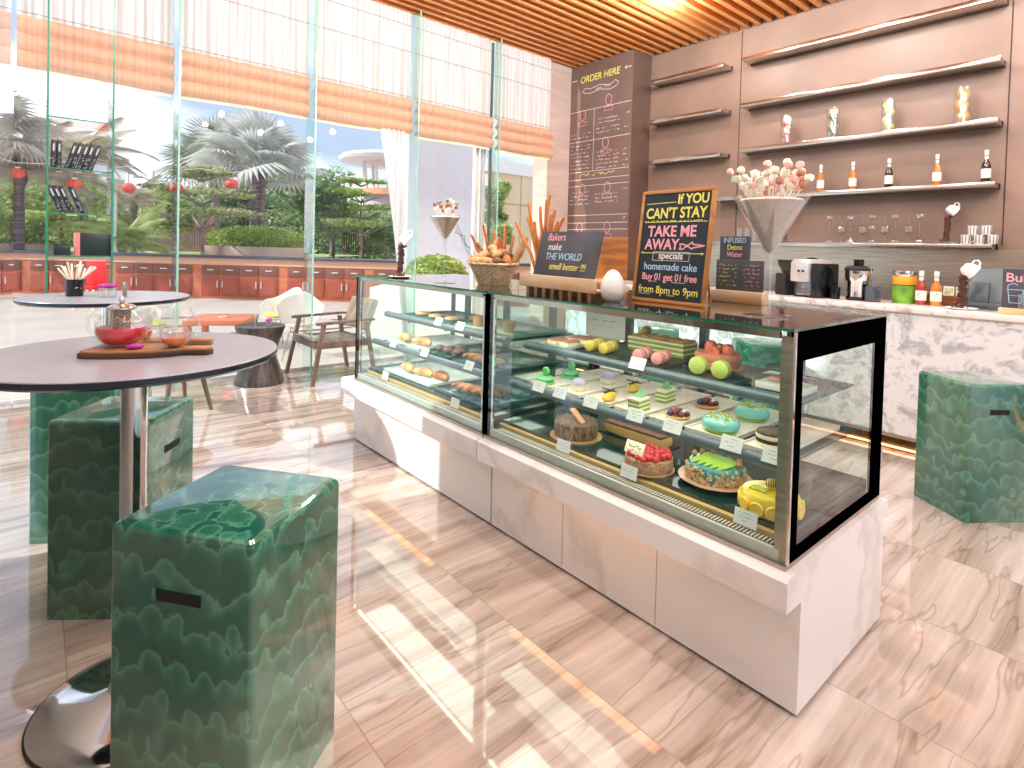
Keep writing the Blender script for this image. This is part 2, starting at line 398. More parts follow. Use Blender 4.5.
M_redwood = wood('red_wood', 'B2573C', '9A4630', 4, .45, 'Z'); M_redlt = wood('salmon_wood', 'D07C5C', 'BE6A4C', 4, .45)
M_greyw = wood('grey_brown_wood', '7A6A60', '57493F', 5, .45, 'Z')
M_leafw = leafmat('palm_silver', 'BEC0BC', 'E6E4E0'); M_leafg = leafmat('leaf_green', '8CA25A', 'CEDA96', 1.2); M_leafd = leafmat('leaf_dark', '688656', 'AEC48A', 1.2)
M_leafy = leafmat('hedge_leaf', '84A650', 'D0DA86', 2.0); M_leafb = leafmat('palm_dry', 'A79C88', 'D6CAB6')
M_bark = mat('bark', 'A79C92', .9, col2='7C7069', scale=7, bump=.4); M_barkp = mat('palm_bark', '8C7E80', .9, col2='5B4F55', scale=3, stretch=(1, 1, 9), bump=.5)

# ------------------------------------------------------------------ room shell
XL, XR, YB, YF, ZC = -0.14, 7.02, -3.0, 6.4, 4.48
def flat(name, m_, x0, x1, y0, y1, z0, z1): return struct(MB().box(x0, x1, y0, y1, z0, z1).build(name, m_, smooth=False))
flat('floor', M_floor, XL, XR + .1, YB, YF + .02, -.1, 0)
M_wallb = mat('brown_wall_panel', '80695A', .42, col2='977C6B', scale=1.1, detail=5)
M_wallp = mat('pale_wall', 'E8E6E4', .7)
flat('wall_back', M_wallb, XR, XR + .12, YB, YF, 0, ZC)
struct(MB().box(XL, XR, YB - .012, YB, 0, ZC).build('window_7', M_pane))  # unseen rear side, glazed so sky light fills the room from behind
b = MB()
for k in range(7): b.box(XL + k * 1.18, XL + k * 1.18 + .06, YB - .08, YB - .014, 0, ZC)
struct(b.build('trim_12', mat('rear_frame', '6A625C', .4)))
flat('wall_left', mat('taupe_wall', 'A8A29C', .7), XL - .12, XL, YB, 3.36, 0, ZC)  # unseen wall, added to keep the sun off the near floor and counter
M_ceil = mat('ceiling_wood_backing', '8E4A1C', .6)
flat('ceiling', M_ceil, XL, XR, YB, YF, ZC, ZC + .1)
M_slat = wood('ceiling_slat_wood', 'F0A662', 'E08F4C', 4, .42, 'X')
b = MB(); y = 6.32
while y > YB:
    b.box(XL, XR - .02, y - .045, y, ZC - .115, ZC - .002); y -= .1465
struct(b.build('trim_13', M_slat))
# brown panel seams on the back wall
b = MB()
for yy in (3.74, 1.065, -1.6): b.box(XR - .004, XR, yy - .005, yy + .005, 1.6, ZC - .12)
struct(b.build('trim_1', mat('seam_dark', '3A2A24', .7)))
# stainless back splash and base of the back wall
flat('trim_14', M_steel, XR - .03, XR, YB, 5.1, .92, 1.56)
# column beside the window carrying the menu
M_colm = mat('dark_brown_cladding', '5A463F', .38, col2='6A534A', scale=1.2)
flat('wall_column', M_colm, 6.60, XR, 5.15, YF, 0, ZC)
flat('wall_pier', mat('beige_pier', 'CDB9AE', .55, col2='BDA79B', scale=1.5, stretch=(1, 1, 6)), 6.10, 6.60, YF - .02, YF + .3, 0, ZC)
# wood cladding under the menu
flat('trim_2', wood('orange_veneer', 'B8722E', '8E4E18', 5, .3, 'Y'), 6.585, 6.60, 5.15, YF - .02, 0, 1.66)
# window glass, glass fins and frames
FX = [-.12, 1.05, 2.35, 3.64, 4.93, 6.10]
for i in range(5):
    o = MB().box(FX[i] + .012, FX[i + 1] - .012, YF, YF + .012, 0, ZC).build('window_%d' % (i + 1), M_pane); struct(o)
o = MB().box(XL + .0, XL + .012, 3.37, YF - .01, 0, ZC).build('window_6', M_pane); struct(o)
for i, x in enumerate(FX[1:5]):
    f = struct(MB().box(x - .008, x + .008, YF - .26, YF, 0, ZC - .12).build('trim_%d' % (3 + i), M_fin))
    e = MB().box(x - .0085, x + .0085, YF - .268, YF - .26, 0, ZC - .12)
    o = e.build('glass_edge', M_gedge, f)
M_alu = mat('white_aluminium', 'D6D3D4', .35)
b = MB()
for x0, x1 in ((4.74, 4.80), (4.86, 4.92)): b.box(x0, x1, YF + .014, YF + .08, 0, ZC)
b.box(FX[0], FX[-1], YF + .014, YF + .06, -.02, .03)
struct(b.build('trim_7', M_alu))
struct(MB().box(4.955, 4.975, YF - .05, YF - .005, 0, ZC - .12).build('trim_8', mat('dark_mullion', '5C5650', .4)))

# ------------------------------------------------------------------ roman blinds
M_bl = blind_mat('blind_fabric', 'DCD3CD', 'F2ECE8', .48, 0); M_hem = blind_mat('blind_hem_fabric', 'DDAE8E', 'E6BC9F', .28, 0)  # hem peach is warm light on overlapping cloth, put into its colour
M_fr = mat('blind_fringe', 'F3E3C2', .8)
LBL = ['leftmost roman blind, pleated white with peach folds, above the hanging glass shelf', 'pleated roman blind in front of the silver palm, second window bay from the left',
       'pleated roman blind over the round pavilion, middle window bay', 'pleated roman blind above the tall grey outdoor panel',
       'rightmost roman blind, beside the beige pier and chalk menu column']
for i in range(5):
    x0, x1 = FX[i] + .03, FX[i + 1] - .03
    if i == 0: x0 = FX[0] + .01
    r = thing('roman_blind', LBL[i], 'blind', ((x0 + x1) / 2, YF - .09, 2.82), 0, 'roman blinds along the window wall')
    w = (x1 - x0) / 2; ph = random.random() * 9
    def fab(u, v, w=w, ph=ph):
        x = -w + 2 * w * u; z = .46 + 1.16 * v
        return (x, .008 * math.sin(x * 95 + ph) * (1 - .4 * v) + .006 * math.sin(x * 31 + ph * 2), z)
    MB().grid(fab, 150, 5).build('fabric', M_bl, r)
    def hem(u, v, w=w, ph=ph):
        x = -w + 2 * w * u; k = v * 3
        return (x, -.012 - .075 * abs(math.sin(PI * k)) ** .7 - .02 * (1 - v), .03 + .44 * v + .008 * math.sin(x * 4.1 + ph) * (1 - v) + .0015 * math.sin(x * 25 + ph))
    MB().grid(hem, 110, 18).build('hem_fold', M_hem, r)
    fr = MB(); nfr = int(w * 2 / .016)
    for k in range(nfr):
        x = -w + k * .016; zz = .03 + .008 * math.sin(x * 4.1 + ph)
        fr.box(x + .002, x + .013, -.022, -.016, zz - .03, zz + .014)
    fr.build('fringe', M_fr, r)
    sm = MB()
    for z in (.50, 1.06, 1.38): sm.box(-w, w, -.018, -.014, z - .003, z + .003)
    sm.build('seam', mat('seam_cord', 'A8988C', .8), r)
    MB().box(-w, w, -.03, .03, 1.60, 1.64, .005).build('head_rail', M_alu, r)
# gathered sheer
b = MB()
def sh(u, v):
    z = 2.9 * v; wd = .07 + .30 * v ** 2.2; x = 3.50 + .12 * (1 - v) - wd * (.5 - u) * 1.0 - .14 * v
    return (x, 6.26 + .012 * math.sin(u * 34), z)
tag(b.grid(sh, 60, 14).build('sheer_curtain', blind_mat('sheer_cloth', 'DADDDE', 'F6F6F6', .5, 0)), 'gathered white sheer curtain hanging beside the grey outdoor panel', 'curtain')

# ------------------------------------------------------------------ chalk menu board on the column
r = thing('wall_menu_board', 'tall brown chalk menu board headed ORDER HERE on the column', 'menu board', (6.585, 5.77, 1.66), -PI / 2)
MB().box(-.615, .615, 0, .012, 0, 2.81).build('panel', mat('menu_panel', '6E574F', .3, col2='7E655B', scale=1.0), r)
text('ORDER HERE', .145, M_chy, r, (-.02, -.002, 2.42), sx=.92, bold=.001, shear=.15)
ck = MB(); yk = -.002
stroke(ck, [(-.59, 2.48), (-.48, 2.48)], .012, yk); stroke(ck, [(.47, 2.48), (.59, 2.48)], .012, yk); stroke(ck, [(.47, 2.48), (.50, 2.505)], .01, yk); stroke(ck, [(.47, 2.48), (.50, 2.455)], .01, yk)
rb = [(-.36, 2.28), (-.30, 2.33), (-.2, 2.30), (0, 2.33), (.2, 2.29), (.3, 2.34), (.36, 2.30), (.32, 2.25), (.2, 2.22), (0, 2.26), (-.2, 2.23), (-.3, 2.25), (-.36, 2.28)]
stroke(ck, rb, .008, yk); scribble(ck, -.2, .2, 2.28, .03, .006, yk)
for z in (1.98, 1.50, 1.02, .90, .80, .34, .22, .12): stroke(ck, [(-.6, z), (.6, z)], .007, yk)
stroke(ck, [(-.1, 1.98), (-.1, 1.02)], .006, yk)
for z in (1.62, 1.56, 1.44, 1.38, 1.32, 1.26, 1.20, 1.14, 1.08, .70, .64, .58, .52): scribble(ck, -.57, -.16, z, .026, .0055, yk)
for z in (1.80, 1.74, 1.66, 1.60, 1.30, 1.24, 1.18, 1.12, 1.06, .66, .60, .54): scribble(ck, -.04, .40, z, .026, .0055, yk)
for z in (1.82, 1.62, 1.30, 1.22, 1.14, 1.06, .72, .29): scribble(ck, .48, .58, z, .03, .006, yk)
ck.build('chalk_writing', M_chw, r)
ic = MB()
for (cx, cz) in ((-.34, 1.90), (.18, 2.06), (.14, 1.42), (-.30, .74), (.2, .74), (-.34, .14), (.22, .14)):
    ic.lathe([(.055, 0), (.064, 0), (.064, .001), (.055, .001), (.055, 0)], 16)
    pts = [(cx + .06 * math.cos(a * PI / 6), cz + .07 * math.sin(a * PI / 6) * (1.3 if a < 6 else 1)) for a in range(13)]
    stroke(ic, pts, .01, yk); stroke(ic, [(cx - .08, cz - .09), (cx + .08, cz - .09), (cx + .08, cz - .15), (cx - .08, cz - .15), (cx - .08, cz - .09)], .006, yk)
ic.build('chalk_icon', M_chp, r)
scribble_y = MB(); scribble(scribble_y, -.36, .34, .97, .05, .01, yk); scribble_y.build('chalk_heading', M_chy, r)

# ------------------------------------------------------------------ floating steel wall shelves
M_sh = mat('polished_steel_shelf', 'BDB2AA', .16, 1)
def wall_shelf(y0, y1, z, label):
    r = thing('wall_shelf', label, 'shelf', (XR - .125, (y0 + y1) / 2, z - .05), 0, 'steel wall shelves')
    h = (y1 - y0) / 2
    MB().box(-.125, .123, -h, h, 0, .05, .002).build('shelf_board', M_sh, r)
    MB().box(.10, .124, -h - .004, -h, -.004, .054).build('end_cap', M_black, r); MB().box(.10, .124, h, h + .004, -.004, .054).build('end_cap', M_black, r)
wall_shelf(3.86, 4.98, 3.92, 'short empty steel wall shelf, highest of the three near the menu column')
wall_shelf(3.86, 4.98, 3.345, 'short empty steel wall shelf, middle of the three near the menu column')
wall_shelf(3.86, 4.98, 2.77, 'short empty steel wall shelf, lowest of the three near the menu column')
wall_shelf(1.10, 3.60, 3.92, 'long empty steel wall shelf nearest the ceiling')
wall_shelf(1.10, 3.60, 3.345, 'long empty steel wall shelf just above the fruit cylinders')
wall_shelf(1.10, 3.60, 2.78, 'long steel wall shelf carrying four glass cylinders of fruit')
wall_shelf(1.10, 3.95, 2.19, 'long steel wall shelf carrying the five syrup bottles')
wall_shelf(1.10, 3.95, 1.61, 'long steel wall shelf with stacked glasses and mugs, above the splashback')

# ------------------------------------------------------------------ marble service counter
r = thing('service_counter', 'long white and grey veined marble bar counter behind the pastry cases', 'counter', (5.3, 1.6, 0))
MB().box(-.33, .30, -4.6, 3.2, .12, 1.05).build('front_panel', M_marble, r)
MB().box(-.345, .36, -4.6, 3.2, 1.05, 1.09, .004).build('worktop', marble('worktop_marble', 'EDE7E2', 'B9B1AB', 2.2, .2), r)
MB().box(-.29, .28, -4.6, 3.2, 0, .12).build('plinth', mat('mirror_plinth', '5A4634', .1, 1), r)
MB().box(-.335, -.33, -4.6, 3.2, .10, .125).build('steel_skirting', M_steel, r)
MB().box(-.342, -.34, -4.6, 3.2, 1.046, 1.05).build('trim_strip', M_pine, r)
MB().box(-.335, -.305, -4.4, 3.0, .02, .03).build('light_strip', emis('warm_led', 'FFB882', 2.6), r)
# rear work cabinet along the wall
r = thing('work_cabinet', 'low steel fronted work cabinet under the splashback', 'cabinet', (6.75, 1.3, 0))
MB().box(-.28, .22, -3.6, 3.6, .08, .88).build('body', M_steel, r)
MB().box(-.30, .235, -3.6, 3.6, .88, .915, .003).build('worktop', mat('grey_top', '8E8884', .3), r)
for k in range(9):
    d = MB().box(-.30, -.28, -3.55 + k * .79, -2.80 + k * .79, .12, .85, .003).build('door', M_steel, r)
    MB().tube([(-.315, -3.5 + k * .79, .5), (-.315, -3.5 + k * .79, .7)], .006).build('handle', M_chrome, d)

# ------------------------------------------------------------------ pastry display cases
YE = .742
M_teal = mat('teal_shelf', '0E4A4A', .12, col2='125656', scale=3); M_rail = mat('grey_rail', '5E6E78', .3)
M_deck = mat('dark_deck', '12302F', .06, spec=.8)
def pastry_case(y0, y1, name_label, near_end):
    L_ = y1 - y0
    r = thing('pastry_display_case', name_label, 'display case', (2.2, (y0 + y1) / 2, 0), 0, 'pastry display cases')
    W = dict(world=True); r_ = r
    def bx(n, m_, *a, bev=0): return MB().box(*a, bev).build(n, m_, r_, world=True)
    ya = y0 - .026 if near_end else y0; yb = y1 if near_end else y1 + .12
    MB().prism([(1.83, .012), (2.60, .012), (2.60, .44), (1.83, .44)], ya + .001, yb - .002, 'Y').build('plinth', M_stone, r_, world=True)
    MB().prism([(1.726, .373), (1.83, .373), (1.83, .44), (2.60, .44), (2.645, .44), (2.645, .465), (2.638, .478), (1.738, .478), (1.726, .466)], ya, yb - .001, 'Y').build('stone_ledge', M_stone, r_, world=True)
    bx('toe_kick', M_blackm, 1.86, 2.56, ya + .03, yb - .03, 0, .012)
    s = MB()
    for q in ([.33, .66] if near_end else [.4]): s.box(1.829, 1.8305, y0 + L_ * q, y0 + L_ * q + .004, .02, .372)
    s.build('panel_joint', mat('joint_grey', 'B5ADA6', .6), r_, world=True)
    s = MB().box(1.729, 1.775, y0 + .42, y1 - .27, .3722, .3729); s.build('light_strip', emis('warm_led', 'FFB882', 2.6), r_, world=True)
    # sill under the glass
    bx('sill', M_steel, 1.768, 2.62, y0, y1, .478, .492)
    g = MB(); yy = y0 + .06
    while yy < y1 - .06: g.box(1.80, 1.835, yy, yy + .006, .529, .531); yy += .013
    g.build('vent_grille', mat('pale_grille', 'C9C2AE', .4), r_, world=True)
    bx('vent_channel', M_blackm, 1.799, 1.84, y0 + .03, y1 - .03, .500, .528); bx('front_fascia', mat('pale_aluminium', 'CFCBC6', .35, .3), 1.784, 1.7985, y0 + .03, y1 - .03, .492, .5275)
    bx('cream_channel', mat('gold_channel', 'C9A86E', .25), 1.842, 1.865, y0 + .03, y1 - .03, .492, .545)
    bx('deck', M_deck, 1.867, 2.56, y0 + .03, y1 - .03, .492, .560)
    # glazing
    bx('front_glass', M_cglass, 1.775, 1.783, y0 + .012, y1 - .012, .492, 1.216)
    bx('top_glass', M_blkglass, 1.760, 2.635, y0 - .003 if near_end else y0 + .002, y1, 1.218, 1.228)
    bx('top_glass_edge', M_cedge, 1.757, 1.760, y0, y1, 1.219, 1.227)
    for k in range(2):
        a = y0 + .03 + k * (L_ / 2 - .02); bx('rear_sliding_door', M_cglass, 2.585 + .012 * k, 2.591 + .012 * k, a, a + L_ / 2, .50, 1.16)
    bx('rear_header', M_black, 2.57, 2.62, y0 + .01, y1 - .01, 1.15, 1.218); bx('rear_sill', M_steel, 2.565, 2.62, y0 + .01, y1 - .01, .492, .51)
    bx('front_header', mat('mirror_header', 'B8A99A', .12, 1), 1.785, 1.80, y0 + .05, y1 - .02, 1.19, 1.217)
    bx('lamp_strip', emis('case_led', 'FFE6C4', 14), 1.80, 1.825, y0 + .06, y1 - .05, 1.205, 1.216)
    # end frames
    for k, (a, s_) in enumerate(((y0, 1), (y1, -1))):
        yo, yi = (a, a + .03) if s_ == 1 else (a - .03, a)
        fr = MB()
        big = near_end and k == 0
        tr, st, bt = (.095, .055, .02) if big else (.035, .022, .015)
        fr.box(1.787 + st, 2.62 - st, yo, yi, 1.217 - tr, 1.217)
        fr.box(1.787, 1.787 + st, yo, yi, .492, 1.217); fr.box(2.62 - st, 2.62, yo, yi, .492, 1.217); fr.box(1.787 + st, 2.62 - st, yo, yi, .492, .492 + bt)
        fr.build('end_frame', M_frame, r_, world=True)
        bx('end_glass', M_cglass, 1.80, 2.60, (yo + yi) / 2 - .004, (yo + yi) / 2 + .004, .50, 1.19)
        m1 = M_steel if big else M_chrome
        bx('corner_post', m1, 1.785, 1.795, min(a, a + s_ * .045), max(a, a + s_ * .045), .492, 1.2)
        if big: bx('chrome_bead', M_chrome, 1.777, 1.788, a - .002, a + .004, .492, 1.216)
        else: bx('corner_bead', M_frame, 1.775, 1.79, min(a, a + s_ * .018), max(a, a + s_ * .018), .492, 1.216)
    if near_end:
        for z in (1.06, .62):
            MB().cyl((2.632, y0 + .01, z), .012, .05, 12).build('hinge', M_chrome, r_, world=True)
    # shelves with a rounded front rail, on brackets
    for (xf, z, xb) in ((1.97, .945, 2.50), (1.875, .755, 2.55)):
        ys = y0 + .07
        s = bx('shelf', M_teal, xf + .02, xb, ys, y1 - .07, z - .008, z)
        MB().tube([(xf + .012, ys, z + .002), (xf + .012, y1 - .07, z + .002)], .021, 12).build('shelf_rail', M_rail, s, world=False).location = (0, 0, 0)
        c = s.children[0]; c.data.transform(Matrix.Translation(-r.location))
        for yy in (y0 + .3, (y0 + y1) / 2, y1 - .3):
            bkt = MB().box(xf + .06, xb, yy - .004, yy + .004, z - .04, z - .008).build('bracket', M_teal, s); bkt.data.transform(Matrix.Translation(-r.location))
    for yy in (y0 + .3, (y0 + y1) / 2, y1 - .3):
        bx('upright', M_rail, 2.53, 2.565, yy - .018, yy + .018, .56, 1.15)
    return r
pastry_case(YE, 2.262, 'nearer glass pastry case full of decorated cakes with black end frame', True)
pastry_case(2.272, 3.80, 'farther glass pastry case with croissants and breads, nearest the window', False)
for (ya, yb) in ((.85, 2.2), (2.35, 3.72)):
    for (x, z, p) in ((1.93, 1.19, 3.0), (2.00, .90, .9), (2.25, .925, 1.0), (1.92, .715, 1.9), (2.25, .735, 1.9)):
        area('case_lamp', (x, (ya + yb) / 2, z), 1.25, p, (1, .92, .80), (0, 0, R(90)), .2)  # those below the shelves are added to brighten the cakes and breads

# ------------------------------------------------------------------ cakes and pastries (cases seen from -X; local -y faces the customer)
FACE = -PI / 2
ZU, ZM, ZB = .946, .756, .561
M_plate = mat('cream_plate', 'EFE3D6', .25)
M_choc = mat('chocolate', '4A2E22', .45, col2='7A5A45', scale=60, bump=.6); M_dark = mat('dark_chocolate', '2A1712', .3)
M_crumb = mat('crumb', 'C99A5E', .8, col2='8F6A48', scale=90, bump=.8); M_cream = mat('cream', 'F2E6C8', .5)
M_gold = mat('gold_board', 'D9A96A', .3, .4)
def plate(name, label, x0, x1, y0, y1, z, m_=M_plate, h=.012, group=None):
    r = thing(name, label, 'tray', ((x0 + x1) / 2, (y0 + y1) / 2, z), 0, group)
    a, b_ = (x1 - x0) / 2, (y1 - y0) / 2
    MB().box(-a, a, -b_, b_, 0, h, .004).build('base', m_, r)
    rim = MB()
    rim.box(-a, a, -b_, -b_ + .005, h, h + .007).box(-a, a, b_ - .005, b_, h, h + .007).box(-a, -a + .005, -b_ + .005, b_ - .005, h, h + .007).box(a - .005, a, -b_ + .005, b_ - .005, h, h + .007)
    rim.build('rim', m_, r)
    return z + h
TR = [(2.005, .175, 'white tray holding two green macaron cakes'), (1.826, .17, 'white tray holding two pale lilac cream cakes'), (1.65, .17, 'white tray holding two yellow eclairs'),
      (1.468, .175, 'white tray holding two green layered slices'), (1.295, .155, 'white tray holding two berry tarts'), (1.105, .205, 'white tray holding two turquoise doughnut domes'), (.905, .16, 'white tray with the striped chocolate cake by the black end frame')]
for y, w, l in TR: plate('serving_tray', l, 1.912, 2.44, y - w / 2 + .009, y + w / 2 - .009, ZM + .010, group='white trays on the middle shelf')
b = ZM + .010 + .012
def two(fn, pos):
    for k, (x, y, l) in enumerate(pos): fn(x, y, l)
# green macaron cakes
M_pg = mat('pistachio_green', '5FBF6A', .45, col2='7BD084'); M_pgd = mat('pistachio_filling', '2F8A4A', .5)
def gmac(x, y, l):
    r = thing('macaron_cake', l, 'cake', (x, y, b), FACE, 'green macaron cakes')
    MB().lathe([(0, 0), (.042, 0), (.047, .006), (.045, .014), (0, .014)], 22).build('lower_shell', M_pg, r)
    MB().lathe([(0, .014), (.040, .014), (.040, .022), (0, .022)], 22).build('filling', M_pgd, r)
    MB().lathe([(0, .022), (.046, .022), (.047, .028), (.038, .036), (.018, .04), (0, .04)], 22).build('upper_shell', M_pg, r)
    q = MB(); q.M = Matrix.Translation((0, .005, .062)) @ Matrix.Rotation(R(90), 4, 'X')
    q.lathe([(0, -.009), (.018, -.009), (.022, -.005), (.022, .005), (.018, .009), (0, .009)], 18); q.build('small_macaron', M_pg, r)
gmac(1.957, 2.019, 'green macaron cake nearer the glass, on the leftmost white tray'); gmac(2.164, 2.040, 'green macaron cake farther from the glass, on the leftmost white tray')
M_li = mat('lilac_mousse', 'B9B3D6', .4)
def lil(x, y, l):
    r = thing('mousse_cake', l, 'cake', (x, y, b), FACE, 'lilac cream cakes')
    MB().box(-.03, .03, -.03, .03, 0, .03, .006).build('sponge', M_cream, r); MB().lathe([(.036, .03), (.036, .036), (.026, .052), (.01, .058), (0, .058)], 16).box(-.03, .03, -.03, .03, .0301, .034).build('topping', M_li, r)
lil(2.003, 1.832, 'pale lilac cream cake nearer the glass, beside the green macaron cakes'); lil(2.232, 1.842, 'pale lilac cream cake farther from the glass, beside the green macaron cakes')
M_yel = mat('custard_yellow', 'F2C53A', .35, col2='F7DB62')
def ecl(x, y, l):
    r = thing('eclair', l, 'eclair', (x, y, b), FACE + .15, 'yellow eclairs')
    q = MB(); q.grid(lambda u, v: (.024 * math.sin(PI * v) ** .5 * math.cos(2 * PI * u) * 1.0, -.055 + .11 * v, .021 + .021 * math.sin(PI * v) ** .5 * math.sin(2 * PI * u)), 16, 12, True); q.build('choux', M_yel, r)
    q = MB(); q.box(-.005, .005, -.045, .045, .042, .047, .001); q.M = Matrix.Translation((0, 0, .047)) @ Matrix.Rotation(R(75), 4, 'Z'); q.box(-.004, .004, -.045, .045, 0, .004); q.build('chocolate_stick', M_dark, r)
ecl(1.977, 1.624, 'yellow eclair with crossed chocolate sticks, nearer the glass'); ecl(2.201, 1.661, 'yellow eclair with crossed chocolate sticks, farther from the glass')
M_sg = mat('green_sponge', '8BB04E', .7); 
def slc(x, y, l):
    r = thing('layer_cake_slice', l, 'cake', (x, y, b), FACE + .1, 'green layered slices')
    for k in range(3): MB().box(-.027, .027, -.045, .045, .018 * k, .018 * k + .010, .001).build('sponge_layer', M_sg, r)
    q = MB()
    for k in range(3): q.box(-.027, .027, -.045, .045, .018 * k + .010, .018 * k + .018)
    q.build('cream_layer', M_cream, r)
    q = MB(); q.prism([(-.024, 0), (.020, 0), (.004, .036)], -.006, -.001, 'Y'); q.M = Matrix.Translation((0, .02, 0)); q.prism([(-.02, 0), (.022, 0), (-.004, .034)], 0, .004, 'Y'); o = q.build('green_wafer', mat('mint_wafer', '8CCB9B', .4), r); o.location = (0, 0, .054)
slc(1.967, 1.453, 'green layered slice with mint wafer, nearer the glass'); slc(2.190, 1.474, 'green layered slice with mint wafer, farther from the glass')
M_tart = mat('tart_crust', 'D8A765', .6); M_berry = mat('dark_berry', '6A2B3C', .3); M_rasp = mat('raspberry', 'B3202E', .35, col2='D23A3C', scale=70, bump=.8); M_blue = mat('blueberry', '3B3F66', .4)
def tart(x, y, l):
    r = thing('fruit_tart', l, 'tart', (x, y, b), FACE, 'berry tarts')
    MB().lathe([(0, 0), (.04, 0), (.052, .014), (.048, .016), (.044, .010), (0, .010)], 26).build('crust', M_tart, r)
    for k in range(9):
        a = k * 2.4; rr = .012 + .026 * (k / 9) ** .5 if k else 0
        MB().sph((rr * math.cos(a), rr * math.sin(a), .022 + .006 * (k < 3)), .0125, 10, 7).build('berry', (M_berry, M_rasp, M_blue, M_cream, M_yel)[k % 5 if k % 2 else 0], r)
tart(2.003, 1.287, 'small berry tart nearer the glass, beside the turquoise domes'); tart(2.252, 1.303, 'small berry tart farther from the glass, beside the turquoise domes')
M_tq = mat('turquoise_glaze', '6FC9BE', .2, col2='8ED9CC', scale=6, coat=.6); M_spk = mat('gold_flakes', 'C8B45A', .4)
def dome(x, y, l):
    r = thing('glazed_dome_cake', l, 'cake', (x, y, b), FACE, 'turquoise domes')
    MB().lathe([(0, 0), (.052, 0), (.060, .008), (.055, .012)], 28).build('green_base', mat('lime_base', 'B9C84A', .4), r)
    MB().lathe([(.055, .012), (.066, .016), (.070, .030), (.064, .046), (.048, .056), (.030, .058), (.018, .052), (0, .048)], 32).build('glaze', M_tq, r)
    q = MB()
    for k in range(70):
        a = random.random() * 2 * PI; rr = random.uniform(.022, .058); z = .058 - max(0, rr - .045) * .7; s = random.uniform(.002, .0045)
        q.box(rr * math.cos(a) - s, rr * math.cos(a) + s, rr * math.sin(a) - s, rr * math.sin(a) + s, z - .004, z + .003)
    q.build('sprinkles', M_spk, r)['kind'] = 'stuff'
for (x, y, l) in ((1.995, 1.095, 'turquoise glazed dome cake nearer the glass'), (2.25, 1.10, 'turquoise glazed dome cake farther from the glass')): dome(x, y, l)
def stripe(x, y):
    r = thing('striped_cream_cake', 'round chocolate and cream striped cake at the black end frame', 'cake', (x, y, b), FACE)
    for k, m_ in enumerate((M_cream, M_dark, M_cream)): MB().lathe([(0, .014 * k), (.055, .014 * k), (.057, .014 * k + .007), (.055, .014 * k + .014), (0, .014 * k + .014)], 26).build('layer', m_, r)
    MB().lathe([(0, .042), (.054, .042), (.054, .05), (.045, .054), (.02, .05), (0, .05)], 26).build('chocolate_top', M_choc, r)
stripe(2.003, 0.901)

# bottom deck cakes
def disc_board(r, rad, m_=M_gold): return MB().cyl((0, 0, 0), rad, .004, 36).build('cake_board', m_, r)
r = thing('chocolate_cake', 'round chocolate shaving cake with a pink biscuit bar on top', 'cake', (1.99, 1.83, ZB), FACE); disc_board(r, .125)
MB().lathe([(0, .004), (.098, .004), (.102, .03), (.100, .07), (.092, .078), (0, .078)], 40).build('cake_body', M_choc, r)
q = MB()
for k in range(130):
    a = random.random() * 2 * PI; z = random.uniform(.01, .07); q.M = Matrix.Translation((.102 * math.cos(a), .102 * math.sin(a), z)) @ Matrix.Rotation(a, 4, 'Z') @ Matrix.Rotation(random.uniform(-.4, .4), 4, 'X'); q.box(-.002, .003, -.003, .003, -.012, .012)
q.build('chocolate_shavings', mat('mid_chocolate', '8E7458', .5), r)
q = MB(); q.M = Matrix.Translation((.01, .0, .094)) @ Matrix.Rotation(R(28), 4, 'Y') @ Matrix.Rotation(R(-10), 4, 'Z'); q.box(-.055, .055, -.016, .016, -.006, .008, .004); q.build('biscuit_bar', mat('pink_biscuit', 'C98F74', .6), r)
MB().tube([(-.03, .05, .075), (-.03, .05, .12)], .012, 10).build('chocolate_stick', M_dark, r)
r = thing('caramel_cake', 'long rectangular caramel cake with chocolate dusted top', 'cake', (2.20, 1.63, ZB), FACE)
MB().box(-.19, .19, -.06, .07, 0, .004).build('cake_board', M_blackm, r)
MB().box(-.165, .165, -.045, .045, .004, .045, .002).build('mousse', mat('caramel_mousse', 'DDB36C', .5), r); MB().box(-.165, .165, -.045, .045, .045, .056, .002).build('chocolate_top', mat('cocoa_top', '8A5A3C', .6, col2='6B4029', scale=40, bump=.4), r)
for k in range(6): 
    q = MB(); q.M = Matrix.Translation((-.14 + k * .055, .02, .06)) @ Matrix.Rotation(R(35), 4, 'X'); q.prism([(-.012, 0), (.012, 0), (0, .014)], -.002, .002, 'Y'); q.build('almond_flake', M_cream, r)
r = thing('raspberry_cake', 'round cake covered in raspberries with a white chocolate plaque', 'cake', (1.94, 1.375, ZB), FACE); disc_board(r, .104)
MB().lathe([(0, .004), (.096, .004), (.099, .02), (.096, .052), (0, .052)], 36).build('cake_body', mat('nut_side', 'C9A07A', .7, col2='9A6A52', scale=80, bump=.7), r)
for k in range(46):
    a = k * 2.39996; rr = .088 * (k / 46) ** .5
    q = MB(); q.sph((rr * math.cos(a), rr * math.sin(a), .062 + .004 * math.sin(k * 1.7)), .0125, 10, 7, .014); q.build('raspberry', M_rasp, r)
pl = MB(); pl.M = Matrix.Translation((-.025, -.074, .066)) @ Matrix.Rotation(R(-24), 4, 'X'); pl.box(-.045, .045, -.003, .003, 0, .05, .002); pl = pl.build('white_chocolate_plaque', mat('white_chocolate', 'F3E6C4', .4), r)
q = MB(); q.M = Matrix.Translation((-.025, -.074, .066)) @ Matrix.Rotation(R(-24), 4, 'X'); scribble(q, -.035, .035, .03, .014, .0025, -.0035); scribble(q, -.03, .03, .013, .01, .002, -.0035); q.build('icing_writing', M_dark, r)
r = thing('blue_glazed_cake', 'round teal and green glazed cake with nut crumble on a wide pink plate', 'cake', (2.03, 1.13, ZB), FACE)
